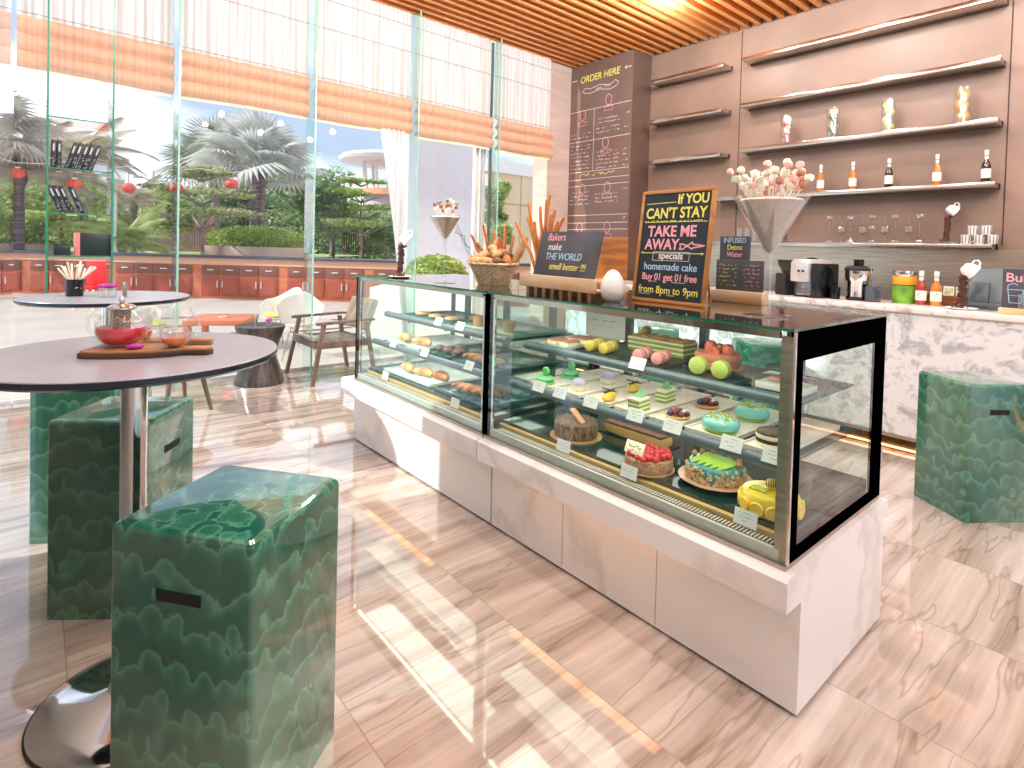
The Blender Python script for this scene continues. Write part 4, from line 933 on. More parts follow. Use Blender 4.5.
# framed chalkboard
r = thing('framed_chalkboard', 'framed chalkboard reading If you can\'t stay take me away', 'chalkboard', (2.09, 1.425, ZT), R(-93))
T = Matrix.Rotation(R(-7), 4, 'X'); W2, HH = .190, .505
q = MB(); q.M = T; q.box(-W2 + .012, W2 - .012, .004, .010, .012, HH - .012); q.build('board', M_cboard, r)
for nme, a in (('frame_rail', (-W2, W2, 0, .018, 0, .016)), ('frame_rail', (-W2, W2, 0, .018, HH - .016, HH)), ('frame_stile', (-W2, -W2 + .016, 0, .018, .016, HH - .016)), ('frame_stile', (W2 - .016, W2, 0, .018, .016, HH - .016))):
    q = MB(); q.M = T; q.box(*a, .002); q.build(nme, M_oakY, r)
q = MB(); q.tube([(-.12, .07, .40), (-.13, .14, .005)], .006, 8); q.tube([(.12, .07, .40), (.13, .14, .005)], .006, 8); q.build('back_leg', M_oakY, r)
tl = (R(90 - 7), 0, 0)
for s_t, x, z, sz, m_, sx, bo in (('If YOU', .085, .440, .060, M_chy, .9, .0012), ("CAN'T STAY", .0, .378, .066, M_chy, .86, .0014), ('TAKE ME', -.01, .296, .068, M_chp, .94, .0016), ('AWAY', -.055, .238, .066, M_chp, .92, .0016),
                          ('specials', 0, .196, .042, M_chw, 1, .0006), ('homemade cake', .0, .146, .046, M_chb, .92, .0004), ('Buy 01 get 01 free', .0, .100, .044, M_chp, .88, .0006), ('from 8pm to 9pm', .0, .042, .047, M_chy, .92, .0004)):
    text(s_t, sz, m_, r, tuple(T @ Vector((x, .0032, z))), 'chalk_lettering', rot=tl, sx=sx, bold=bo)
q = MB(); q.M = T
stroke(q, [(-.16, .222 - .002), (.16, .222)], .003, .003); stroke(q, [(-.16, .36), (.165, .36)], .003, .003); scribble(q, -.16, .165, .364, .008, .003, .003)
stroke(q, [(-.16, .444), (.0, .448)], .003, .003); stroke(q, [(-.15, .225), (-.165, .2225), (-.15, .217)], .003, .003); stroke(q, [(.15, .225), (.165, .2225), (.15, .217)], .003, .003)
q.build('chalk_line', M_chy, r)
q = MB(); q.M = T
stroke(q, [(-.095, .188), (.095, .188), (.095, .226), (-.095, .226), (-.095, .188)], .002, .003); stroke(q, [(-.105, .094), (-.06, .094)], .002, .003); stroke(q, [(.02, .094), (.09, .094)], .002, .003); stroke(q, [(-.155, .036), (-.09, .036)], .002, .003); stroke(q, [(.0, .036), (.04, .036)], .002, .003)
q.build('chalk_underline', M_chw, r)
q = MB(); q.M = T
for pts in ([(.04, .262), (.06, .262), (.072, .256), (.085, .258), (.105, .272), (.105, .262), (.165, .256), (.105, .246), (.105, .240), (.085, .252), (.072, .252), (.06, .240), (.04, .240), (.048, .251), (.04, .262)],): stroke(q, pts, .006, .003)
q.build('chalk_arrow', M_chp, r)
# infused water signs
r = thing('drinks_chalk_sign', 'small black chalk sign reading Infused Detox Water on a pine block', 'sign', (2.47, 1.29, ZT), R(-92))
MB().box(-.125, .125, -.03, .03, 0, .055, .002).build('pine_block', M_pine, r)
MB().box(-.115, .115, -.004, .003, .055, .195, .001).build('lower_slate', M_slate, r)
MB().box(-.105, .045, .004, .010, .055, .305, .001).build('upper_slate', M_slate, r)
for s_t, z, m_ in (('INFUSED', .275, M_chb), ('Detox', .243, M_chy), ('Water', .210, M_chp)): text(s_t, .034, m_, r, (-.03, .003, z), 'chalk_lettering', sx=.85, bold=.0004)
q = MB()
for z in (.172, .154, .136, .118, .100, .08): scribble(q, -.10, -.01, z, .010, .002, -.005)
q.build('chalk_list', M_chy, r)
q = MB()
for z in (.172, .154, .136, .118, .100, .08): scribble(q, .02, .10, z, .010, .002, -.005)
q.build('chalk_list', M_chp, r)

# ------------------------------------------------------------------ things on the marble bar (z = 1.091)
ZW = 1.0905
r = thing('coffee_grinder', 'silver and black coffee machine with clear lower tank on the bar', 'coffee machine', (5.30, 2.07, ZW), R(-110))
q = MB(); q.prism([(-.16, .135), (-.16, .30), (-.13, .335), (.10, .335), (.13, .29), (.13, .135)], -.115, .07, 'X', .008); q.build('head', mat('silver_plastic', 'D3CFCC', .3, .5), r)
MB().box(-.117, .071, -.10, .12, 0, .134, .006).build('clear_tank', glass('tank_glass', (.8, .8, .92), boost=.08), r)
MB().box(.072, .14, -.13, .13, 0, .30, .012).build('black_side', M_black, r)
MB().box(-.11, .07, -.11, .12, 0, .012).build('base', M_blackm, r)
for x in (-.02, .025): q = MB(); q.M = Matrix.Translation((x, -.162, .23)) @ Matrix.Rotation(R(90), 4, 'X'); q.cyl((0, 0, 0), .011, .008, 14); q.build('knob', M_black, r)
MB().sph((-.03, .0, .333), .05, 16, 8, .018).build('hopper_lid', M_black, r)
o = MB().lathe([(0, 0), (.040, 0), (.044, .10), (.041, .10), (.038, .006), (0, .006)], 22).build('black_cup', M_black); o.location = (5.26, 1.885, ZW); tag(o, 'black cup between the coffee machine and the juicer', 'cup')
r = thing('juicer', 'upright steel and black juice extractor on the bar', 'juicer', (5.33, 1.73, ZW), R(-110))
MB().lathe([(0, 0), (.085, 0), (.088, .03), (.082, .03)], 32).build('base', M_black, r); MB().lathe([(.078, .03), (.080, .15), (.095, .18), (.100, .25), (0, .25)], 32).lathe([(0, .03), (.078, .03)], 32).build('steel_body', M_chrome, r)
MB().lathe([(.104, .25), (.104, .268), (.085, .285), (.05, .292), (0, .292)], 32).build('lid', M_blackm, r); MB().lathe([(0, .29), (.036, .29), (.040, .34), (.036, .345), (0, .345)], 22).build('feed_chute', M_black, r)
for s in (-1, 1): MB().tube([(s * .085, 0, .02), (s * .118, 0, .12), (s * .122, 0, .22), (s * .108, 0, .275), (s * .085, 0, .28)], .005, 8).build('locking_arm', M_chrome, r)
q = MB(); q.box(.095, .17, -.05, .06, 0, .13, .015); q.build('pulp_jug', mat('smoky_plastic', '4A5058', .2), r); MB().tube([(.17, 0, .11), (.20, 0, .10), (.20, 0, .04), (.17, 0, .03)], .007, 8).build('jug_handle', mat('smoky_plastic', '4A5058', .2), r.children[-1])
r = thing('bar_blender', 'dark bean grinder with clear hopper behind the marshmallow glass stem', 'grinder', (5.33, 2.33, ZW), R(-110))
MB().box(-.06, .06, -.07, .08, 0, .20, .01).build('body', M_blackm, r); MB().lathe([(.03, .20), (.075, .28), (.075, .31), (.07, .31), (.07, .282), (.025, .20)], 24).build('hopper', glass('smoke_glass', (.6, .55, .5)), r); MB().cyl((0, 0, .31), .077, .012, 24).build('lid', M_blackm, r)
r = thing('drink_canister', 'orange and green canister with steel rim on the bar', 'canister', (5.42, 1.42, ZW))
MB().lathe([(0, 0), (.082, 0), (.082, .15), (0, .15)], 30).build('green_body', mat('lime_print', '7FB23A', .4, col2='4E8A2E', scale=12), r); MB().lathe([(.0825, .15), (.0845, .158), (.0845, .215), (.0825, .22)], 30).build('orange_band', mat('orange_print', 'F2A22A', .35), r)
MB().lathe([(.083, .22), (.088, .228), (.088, .255), (.083, .26), (.080, .25), (.078, .16), (0, .16)], 30).build('steel_rim', M_chrome, r); q = MB(); q.lathe([(.0825, .145), (.0835, .152)], 30); q.build('dark_band', M_dark, r)
def bottle(label, loc, liquid, grp, h=.30):
    r = thing('syrup_bottle', label, 'bottle', loc, FACE, grp); k = h / .30
    MB().lathe([(0, 0), (.034, 0), (.037, .004), (.037, .15 * k), (.033, .175 * k), (.018, .20 * k), (.0135, .215 * k), (.0135, .255 * k), (0, .255 * k)], 24).build('glass_body', liquid, r)
    MB().lathe([(.015, .252 * k), (.0165, .256 * k), (.0165, .298 * k), (0, .30 * k)], 18).build('cap', M_white, r)
    q = MB(); q.grid(lambda u, v: (.0376 * math.cos(-PI * (.5) + (u - .5) * 3.4), .0376 * math.sin(-PI * .5 + (u - .5) * 3.4), (.04 + .085 * v) * k), 14, 1); lb = q.build('label', mat('bottle_label', 'F0E9DA', .6), r)
    q = MB()
    for j in range(9):
        u = random.uniform(-.5, .5); z = random.uniform(.05, .11); a = -PI / 2 + u; s = .006; q.tri((.0381 * math.cos(a), .0381 * math.sin(a), (z + s) * k), (.0381 * math.cos(a - .15), .0381 * math.sin(a - .15), z * k), (.0381 * math.cos(a + .15), .0381 * math.sin(a + .15), z * k))
    q.build('printed_mark', M_choc, lb)
    MB().lathe([(.0138, .215 * k), (.0145, .235 * k), (.0138, .245 * k)], 16).build('neck_label', MATS['bottle_label'], r)
M_amber = mat('amber_syrup', 'B86A1E', .12, col2='D08A34', scale=8, coat=.6); M_brownl = mat('dark_syrup', '2A1612', .1, coat=.6); M_redl = mat('red_syrup', '9C2E22', .12, coat=.6)
bottle('syrup bottle with red liquid on the bar beside the canister', (5.37, 1.293, ZW), M_redl, 'syrup bottles on the bar', .27); bottle('syrup bottle with amber liquid on the bar beside the wooden crate', (5.37, 1.195, ZW), M_amber, 'syrup bottles on the bar', .27)
r = thing('wooden_crate', 'low wooden crate holding small picture cards on the bar', 'crate', (5.52, 1.15, ZW), FACE)
MB().box(-.13, .13, -.06, -.05, 0, .08).build('front_board', M_walnut, r); MB().box(-.13, .13, .05, .06, 0, .08).build('back_board', M_walnut, r); MB().box(-.13, .13, -.05, .05, 0, .01).build('floor_board', M_walnut, r)
for s in (-1, 1): MB().box(s * .13 - .005, s * .13 + .005, -.05, .05, 0, .08).build('side_board', M_walnut, r)
for x, c, w in ((-.08, 'C9B65A', 'left'), (.0, '8FA84E', 'middle'), (.08, '5A6A72', 'right')):
    o = MB().box(-.034, .034, -.002, .002, 0, .14).build('picture_card', M_card); o.location = (5.52, 1.15 - x, ZW + .011); o.rotation_euler = (R(-8), 0, FACE); tag(o, 'small framed picture card in the wooden crate, %s one of three' % w, 'picture card', 'picture cards in the crate')
    MB().box(-.028, .028, -.003, -.002, .02, .13).build('picture', mat('picture_' + w, c, .5, col2='EFE6C8', scale=30), o)
bean_scoop('coffee_bean_sculpture', 'big pouring cup of coffee beans on the marble bar beside the till', (5.20, 1.00, ZW), R(-70), 1.25, .27)
bean_scoop('coffee_bean_sculpture', 'pouring cup of coffee beans on the wall shelf, left of the white mugs', (6.86, 1.46, 1.612), R(-60), 1.2, .31)
bean_scoop('coffee_bean_sculpture', 'pouring cup of coffee beans on the wall shelf behind the marshmallow glass', (6.86, 3.03, 1.612), R(-60), 1.2, .31)
r = thing('cash_register', 'teal grey point of sale till terminal on the bar', 'till', (5.50, .82, ZW), R(-85))
M_till = mat('till_grey', '4F6168', .35)
MB().box(-.19, .19, -.14, .16, 0, .05, .01).build('base', M_till, r); q = MB(); q.prism([(-.10, .05), (.14, .05), (.12, .30), (.05, .31), (.02, .30)], -.19, .19, 'X', .008); q.build('screen_housing', M_till, r)
q = MB(); q.prism([(-.145, .012), (-.10, .012), (-.04, .20), (-.085, .20)], -.19, -.07, 'X', .004); q.build('side_wing', mat('till_dark', '35464C', .3), r); MB().box(.10, .17, .04, .045, .285, .29).build('badge', M_white, r)
r = thing('drinks_chalkboard', 'dark chalkboard with pink writing and a drawn jug at the right edge of the bar', 'chalkboard', (5.08, .70, ZW), R(-90))
MB().box(-.07, .30, -.05, .05, 0, .045, .002).build('pine_base', M_pine, r); MB().box(-.06, .28, -.004, .004, .045, .31, .001).build('slate', M_slate, r)
text('Bub', .085, M_chp, r, (-.045, -.005, .225), 'chalk_lettering', align='LEFT', bold=.001)
q = MB(); stroke(q, [(-.03, .17), (-.02, .08), (.04, .08), (.05, .17), (-.03, .17), (-.03, .20), (.0, .215), (.02, .20)], .004, -.005); stroke(q, [(.05, .15), (.07, .13), (.04, .11)], .003, -.005); stroke(q, [(-.025, .13), (.045, .13)], .003, -.005); q.build('chalk_drawing', M_chb, r)
r = thing('small_glass_jar', 'small clear glass tumbler in front of the right edge chalkboard', 'glass', (5.045, .652, ZW + .0455)); r.location.z = ZW + .0455
MB().lathe([(0, 0), (.02, 0), (.024, .10), (.022, .10), (.018, .006), (0, .006)], 20).build('glass', M_wine, r)
r = thing('candle_lamp', 'dark domed lamp with a warm glowing top behind the right chalkboard', 'lamp', (5.52, .50, ZW))
MB().lathe([(0, 0), (.09, 0), (.09, .34), (.075, .35), (0, .35)], 26).build('housing', mat('plum_lamp', '4A3A40', .3), r); MB().lathe([(.092, .352), (.095, .37), (.07, .395), (.05, .40)], 26).build('collar', mat('smoked_collar', '8A7A78', .15), r); MB().lathe([(.05, .40), (.04, .41), (0, .414)], 24).build('glow', emis('candle_glow', 'FFC080', 5), r)

# ------------------------------------------------------------------ things on the wall shelves
XS = 6.86
for y, m_, l in ((2.652, M_amber, 'amber syrup bottle on the wall shelf, leftmost, beside the marshmallows'), (2.32, M_amber, 'amber syrup bottle on the wall shelf, second from left'), (1.977, M_brownl, 'dark brown syrup bottle on the wall shelf between two amber ones'), (1.563, M_amber, 'amber syrup bottle on the wall shelf under the orange cylinder'), (1.182, M_brownl, 'dark brown syrup bottle at the right end of the wall shelf')):
    bottle(l, (XS, y, 2.191), m_, 'syrup bottles on the wall shelf', .31)
for y, c, c2, nf, rad, l, fr in ((3.056, 'C8372C', 'E05A48', 4, .041, 'glass cylinder stacked with red apples', 'apple'), (2.544, '4E5A2E', '75803E', 4, .041, 'glass cylinder stacked with dark green limes', 'lime'),
                             (2.005, 'C2CE4E', 'D8DF78', 4, .043, 'glass cylinder stacked with bright green apples', 'green_apple'), (1.38, 'F29A22', 'F8B040', 3, .055, 'glass cylinder stacked with oranges', 'orange')):
    r = thing('glass_cylinder_vase', l + ' on the wall shelf', 'vase', (XS, y, 2.781), 0, 'fruit cylinders on the wall shelf')
    MB().lathe([(0, 0), (.066, 0), (.066, .34), (.063, .34), (.063, .006), (0, .006)], 28).build('glass', M_wine, r)
    mm = mat(fr + '_skin', c, .4, col2=c2, scale=9); z = 2.781 + .007
    nm = ['bottom', 'second from bottom', 'third from bottom', 'fourth from bottom', 'top']
    for k in range(nf):
        rad_ = min(rad, .0625); dx = (.0625 - rad_) * (1 if k % 2 else -1) * .9
        q = MB(); q.sph((0, 0, 0), rad_, 18, 10, rad_ * (.92 if fr == 'apple' else 1)); o = q.build(fr, mm)
        step = math.sqrt(max(1e-6, (2 * rad_) ** 2 - (2 * dx) ** 2)) * .985 if nf > 1 else 0
        if fr in ('apple',): step *= .93
        o.location = (XS + dx * .3, y + dx, z + rad_ + .0 + k * step); tag(o, '%s in the glass cylinder on the wall shelf, %s' % (fr.replace('_', ' '), nm[k] if k < nf - 1 else 'top one'), fr.replace('_', ' '), fr.replace('_', ' ') + 's in the cylinder')
# stemware pyramid
base = thing('coupe_glass', 'coupe glass', 'glass', (0, 0, 0), 0, 'stacked coupe glasses on the wall shelf')
MB().lathe([(0, 0), (.036, 0), (.036, .002), (.006, .007), (.0035, .02), (.0035, .085), (.010, .093), (.036, .108), (.044, .128), (.041, .145), (.0395, .145), (.042, .128), (.034, .110), (.009, .0955), (0, .094)], 24).build('glass', M_wine, base)
ORD = ['first', 'second', 'third', 'fourth', 'fifth', 'sixth', 'seventh', 'eighth', 'ninth']
cnt = 0
for tier in range(2):
    for k in range(9):
        inv = (k + tier) % 2 == 0
        y = 2.53 - k * .106; z = 1.612 + tier * .148
        o = base if cnt == 0 else dup(base)
        o.location = (XS + (.025 if k % 2 else -.02), y, z + (.145 if inv else 0)); o.rotation_euler = (PI if inv else 0, 0, 0)
        o['label'] = '%s coupe glass, %s from the left in the %s row of the glass pyramid' % ('upside down' if inv else 'upright', ORD[k], 'lower' if tier == 0 else 'upper'); cnt += 1
o = dup(base); o.location = (XS - .02, 2.106, 1.612 + .2965); o['label'] = 'single coupe glass standing on top of the glass pyramid'
mug = thing('glass_mug', 'mug', 'mug', (0, 0, 0), 0, 'stacked white and glass mugs')
MB().lathe([(0, 0), (.036, 0), (.040, .04), (.042, .085), (.039, .085), (.037, .04), (.033, .005), (0, .005)], 24).build('mug_body', M_white, mug); MB().tube([(.038, 0, .07), (.062, 0, .068), (.068, 0, .045), (.058, 0, .022), (.037, 0, .02)], .005, 8).build('handle', M_white, mug)
st_ = MB(); 
for k in range(10):
    a = 2 * PI * k / 10; st_.M = Matrix.Rotation(a, 4, 'Z'); st_.box(.0395, .0435, -.005, .005, .008, .08)
st_.build('grey_stripe', mat('grey_stripe', '8E8884', .4), mug)
for k, (dy, dz, w) in enumerate(((0, 0, 'bottom left'), (.10, 0, 'bottom middle'), (.20, 0, 'bottom right'), (.05, .086, 'top left'), (.15, .086, 'top right'))):
    o = mug if k == 0 else dup(mug); o.location = (XS, 1.31 - dy, 1.612 + .0 + dz); o.rotation_euler = (0, 0, R(-100 + 40 * k)); o['label'] = 'grey striped white mug on the wall shelf, %s of the stack' % w
for k, y in enumerate((3.60, 3.50, 3.40)):
    r = thing('tall_tumbler', 'tall clear tumbler on the wall shelf behind the small chalk sign, %s of three' % ('left', 'middle', 'right')[k], 'glass', (XS, y, 1.612), 0, 'tall tumblers on the wall shelf')
    MB().lathe([(0, 0), (.032, 0), (.038, .17), (.036, .17), (.030, .006), (0, .006)], 20).build('glass', M_wine, r)

# ------------------------------------------------------------------ green lacquer stools
M_gl = forest_mat()
def stool(label, loc, rz, s=.37, h=.765, slots='x'):
    r = thing('lacquered_stool', label, 'stool', loc, rz, 'green lacquered block stools')
    a = s / 2
    def rrect(a, rad, n=4):
        P = []
        for cx, cy, a0 in ((a - rad, a - rad, 0), (-a + rad, a - rad, 90), (-a + rad, -a + rad, 180), (a - rad, -a + rad, 270)):
            for i in range(n + 1): t = R(a0 + 90 * i / n); P.append((cx + rad * math.cos(t), cy + rad * math.sin(t)))
        return P
    q = MB(); rings = []
    for (off, z) in ((0, 0), (0, h - .016), (.004, h - .006), (.012, h - .001), (.02, h)):
        pts = rrect(a - off, .014); rings.append([q._v((x, y, z)) for x, y in pts])
    n = len(rings[0])
    for A, B in zip(rings, rings[1:]):
        for i in range(n): q._f([A[i], A[(i + 1) % n], B[(i + 1) % n], B[i]])
    q._f(rings[-1]); q._f(rings[0][::-1])
    body = q.build('body', M_gl, r, ang=14)
    q = MB()
    zz = h - .155; w = .058 * s / .37
    for sgn in (-1, 1):
        q = MB()
        if slots == 'y': q.box(-w, w, sgn * (a - .0) - .0015, sgn * a + .0015, zz - .014, zz + .014)
        else: q.box(sgn * a - .0015, sgn * a + .0015, -w, w, zz - .014, zz + .014)
        q.build('hand_slot', mat('slot_black', '050606', .8), r)
    return r
# near: corners (.174,1.664) (.370,1.319) (.687,1.562) (.446,1.872)
stool('nearest green lacquered block stool with dark hand slot, in front of the bar table', (.420, 1.604, 0), R(37.5 - 90), .392, .765, 'y')
stool('green lacquered block stool behind the chrome table pole, slot on its right face', (.297, 2.752, 0), R(-37), .362, .76, 'x')
stool('green lacquered block stool mostly hidden at the left edge, behind the other two', (.245, 3.50, 0), R(-33), .37, .76, 'x')
stool('mint and dark green lacquered block stool in front of the marble bar at right', (4.185, .742, 0), R(-36.5), .365, .77, 'y')

stool('green lacquered block stool seen through the nearer case, close to its right end', (4.44, 2.10, 0), R(-40), .365, .765, 'y')
stool('green lacquered block stool seen through the nearer case, behind the layered cake', (4.46, 3.12, 0), R(-50), .365, .765, 'y')
# ------------------------------------------------------------------ bar tables
M_top = mat('grey_table_top', '98989F', .25, col2='A0A0A8', scale=2, spec=.5); M_bevel = mat('dark_table_edge', '16202E', .2)
def bar_table(label, loc, rad, h=1.10, base_r=.255):
    r = thing('bar_table', label, 'table', loc, 0)
    MB().lathe([(0, h - .006), (rad - .004, h - .006), (rad - .001, h - .003), (rad - .003, h), (0, h)], 96).build('tabletop', M_top, r)
    MB().lathe([(0, h - .026), (rad - .012, h - .026), (rad, h - .018), (rad, h - .006), (0, h - .0061)], 96).build('edge', M_bevel, r)
    MB().box(-.10, .10, -.10, .10, h - .034, h - .0261, .003).build('mounting_plate', M_steel, r)
    MB().lathe([(0, .03), (.036, .03), (.036, h - .034), (0, h - .034)], 32).build('pole', M_chrome, r)
    MB().lathe([(0, 0), (base_r, 0), (base_r, .008), (base_r - .012, .016), (base_r * .75, .030), (base_r * .4, .045), (.06, .058), (.045, .085), (0, .085)], 72).build('base', M_chrome, r)
    MB().lathe([(base_r - .0, 0), (base_r + .004, 0), (base_r + .004, .007), (base_r - .002, .009)], 72).build('rubber_rim', M_blackm, r)
    return r
bar_table('near round bar table with grey top and chrome pole, carrying the tea set', (.243, 2.075, 0), .408)
bar_table('farther round bar table with grey top, carrying the black straw cup', (.345, 4.12, 0), .425)
ZTB = 1.1005
# serving board
r = thing('serving_board', 'dark edged olive wood serving board with a handle, under the teapot', 'board', (.262, 2.012, ZTB), R(-30))
poly = [(-.16, -.07), (-.155, .07), (-.06, .085), (.02, .075), (.06, .085), (.09, .055), (.12, .022), (.19, .018), (.205, -.005), (.19, -.028), (.12, -.030), (.09, -.055), (.04, -.075), (-.06, -.085), (-.12, -.082)]
poly = [(x * .92, y * .92) for x, y in poly]
MB().prism([(x, y) for x, y in poly[::-1]], .004, .022, 'Z', .003).build('board', wood('olive_wood', 'B08252', '8A5C34', 4, .4, 'X'), r)
MB().prism([(x * 1.03, y * 1.04) for x, y in poly[::-1]], 0, .0165, 'Z', .003).build('bark_edge', wood('bark_edge_wood', '5C3B20', '33200F', 5, .5, 'X'), r)
def loc_on(r, x, y, z=0):
    a = r.rotation_euler[2]; return (r.location.x + x * math.cos(a) - y * math.sin(a), r.location.y + x * math.sin(a) + y * math.cos(a), r.location.z + z)
brd = r
M_tg = glass('tea_glass', (.97, .98, .98), ior=1.5, boost=.03)
M_tea = mat('red_tea', 'C00C12', .05, col2='E2303A', scale=5, coat=.5, emit=None); M_teao = mat('orange_tea', 'E8701C', .05, coat=.5)
tp_ = thing('glass_teapot', 'round glass teapot of red tea with a steel infuser, on the serving board', 'teapot', loc_on(brd, -.072, .015, .0225), R(-40)); tp_.scale = (.86, .86, .98)
def bowl_prof(rad, z0, top, n=14, zc=None):
    return None
pts_o = [(.03, 0), (.05, .004), (.072, .022), (.082, .048), (.078, .076), (.062, .098), (.044, .108), (.040, .114)]
MB().lathe([(0, 0)] + pts_o + [(.037, .114), (.041, .106), (.060, .095), (.075, .075), (.079, .048), (.070, .024), (.048, .007), (0, .006)], 40).build('glass_body', M_tg, tp_)
MB().lathe([(0, .0075), (.047, .0085), (.068, .025), (.0765, .046), (.0752, .060), (0, .060)], 36).build('tea', M_tea, tp_)
MB().tube([(.074, 0, .085), (.102, 0, .098), (.120, 0, .080), (.118, 0, .048), (.096, 0, .024), (.074, 0, .026)][::1], .0065, 10).build('handle', M_wine, tp_).rotation_euler = (0, 0, PI)
MB().tube([(.068, 0, .04), (.090, 0, .058), (.104, 0, .09), (.118, 0, .108)], [.012, .010, .008, .007], 10).build('spout', M_wine, tp_)
MB().lathe([(.038, .113), (.045, .116), (.045, .121), (.034, .128), (.01, .134), (0, .134)], 30).build('lid', M_chrome, tp_)
MB().sph((0, 0, .143), .010, 14, 8).build('lid_knob', M_chrome, tp_)
q = MB(); q.lathe([(0, .058), (.027, .058), (.028, .112), (0, .112)], 26); q.build('infuser', mat('infuser_mesh', 'A89F94', .35, .7, col2='5E5852', scale=120), tp_)
MB().lathe([(0, .018), (.03, .018), (.032, .04), (.030, .0579), (0, .0579)], 24).build('tea_leaves', mat('wet_tea', '1A0A10', .3), tp_)
def teacup(label, x, y, s=1.0, rz=0):
    r = thing('glass_teacup', label, 'cup', loc_on(brd, x, y, .0225), rz, 'double walled glass cups')
    MB().lathe([(0, 0), (.02 * s, 0), (.034 * s, .014 * s), (.040 * s, .034 * s), (.037 * s, .052 * s), (.030 * s, .064 * s), (.0285 * s, .064 * s), (.034 * s, .052 * s), (.037 * s, .034 * s), (.031 * s, .016 * s), (.017 * s, .005 * s), (0, .005 * s)], 30).build('glass_body', M_tg, r)
    MB().lathe([(0, .006 * s), (.016 * s, .006 * s), (.030 * s, .017 * s), (.0352 * s, .030 * s), (0, .030 * s)], 26).build('tea', M_teao, r)
teacup('glass cup of amber tea at the front right of the serving board', .085, -.012, 1.0); teacup('glass cup of amber tea half behind the front cup on the board', .075, .052, .95)
q = MB(); q.sph((0, 0, .0085), .024, 14, 8, .0085, .013); o = q.build('purple_petal', mat('purple_flower', '8A1F7A', .6, col2='B02C96', scale=30)); o.location = loc_on(brd, -.01, -.045, .0225); tag(o, 'deep purple petal lying on the serving board before the teapot', 'petal')
r = thing('serving_board', 'second wooden serving board just behind the first, only its handle end visible', 'board', (.335, 2.17, ZTB), R(-30))
MB().prism([(-.11, -.05), (.05, -.05), (.09, -.02), (.15, -.016), (.15, .016), (.09, .02), (.05, .05), (-.11, .05)], 0, .018, 'Z', .003).build('board', MATS['olive_wood'], r)
r = thing('glass_jug', 'small slender glass jug of orange juice on the second serving board', 'jug', (.275, 2.20, ZTB + .0185))
MB().lathe([(0, 0), (.028, 0), (.036, .03), (.032, .06), (.022, .085), (.026, .10), (.024, .10), (.020, .085), (.029, .06), (.033, .03), (.025, .005), (0, .005)], 26).build('glass_body', M_tg, r); MB().lathe([(0, .006), (.025, .006), (.0325, .028), (0, .03)], 22).build('juice', M_teao, r)
r = thing('glass_jug', 'empty rounded glass jug behind the two cups on the near table', 'jug', (.372, 2.13, ZTB + .0185))
MB().lathe([(0, 0), (.045, 0), (.062, .03), (.060, .06), (.042, .09), (.036, .105), (.034, .105), (.040, .088), (.057, .06), (.059, .03), (.043, .004), (0, .004)], 30).build('glass_body', M_tg, r)
# far table items
r = thing('straw_cup', 'black cup of paper wrapped straws on the farther bar table', 'cup', (.19, 4.20, ZTB))
MB().lathe([(0, 0), (.042, 0), (.048, .10), (.045, .10), (.040, .005), (0, .005)], 26).build('cup_body', M_black, r)
q = MB(); scribble(q, .0, .03, .05, .008, .003, -.0465); q.build('printed_mark', M_chw, r)
for k in range(14):
    a = k * 2.4; rr = .03; d = (.02 + .03 * (k % 3)); MB().tube([(rr * .5 * math.cos(a), rr * .5 * math.sin(a), .01), (rr * math.cos(a) * 1.1, rr * math.sin(a) * 1.1, .10), ((rr + d) * math.cos(a), (rr + d) * math.sin(a), .165 + .012 * (k % 4))], .005, 6).build('straw', mat('straw_paper', 'E6D8C4', .7), r)
r = thing('flower_bowl', 'low clear glass of purple orchid blossom on the farther bar table', 'flower glass', (.335, 4.02, ZTB))
MB().lathe([(0, 0), (.042, 0), (.045, .06), (.042, .06), (.039, .006), (0, .006)], 26).build('glass', M_wine, r)
q = MB()
for k in range(6):
    a = k * PI / 3; q.M = Matrix.Translation((.022 * math.cos(a), .022 * math.sin(a), .070)) @ Matrix.Rotation(a, 4, 'Z'); q.sph((0, 0, 0), .026, 12, 7, .013, .02)
q.build('blossom', MATS['purple_flower'], r)
r = thing('salt_shaker', 'small steel topped shaker on the farther bar table', 'shaker', (.42, 4.05, ZTB)); MB().lathe([(0, 0), (.014, 0), (.013, .06), (0, .06)], 18).build('body', M_wine, r); MB().lathe([(0, .0), (.012, .0), (.011, .05), (0, .05)], 16, (0, 0, .002)).build('salt', M_greyw, r); MB().lathe([(.014, .06), (.011, .085), (0, .09)], 18).build('cap', M_chrome, r)
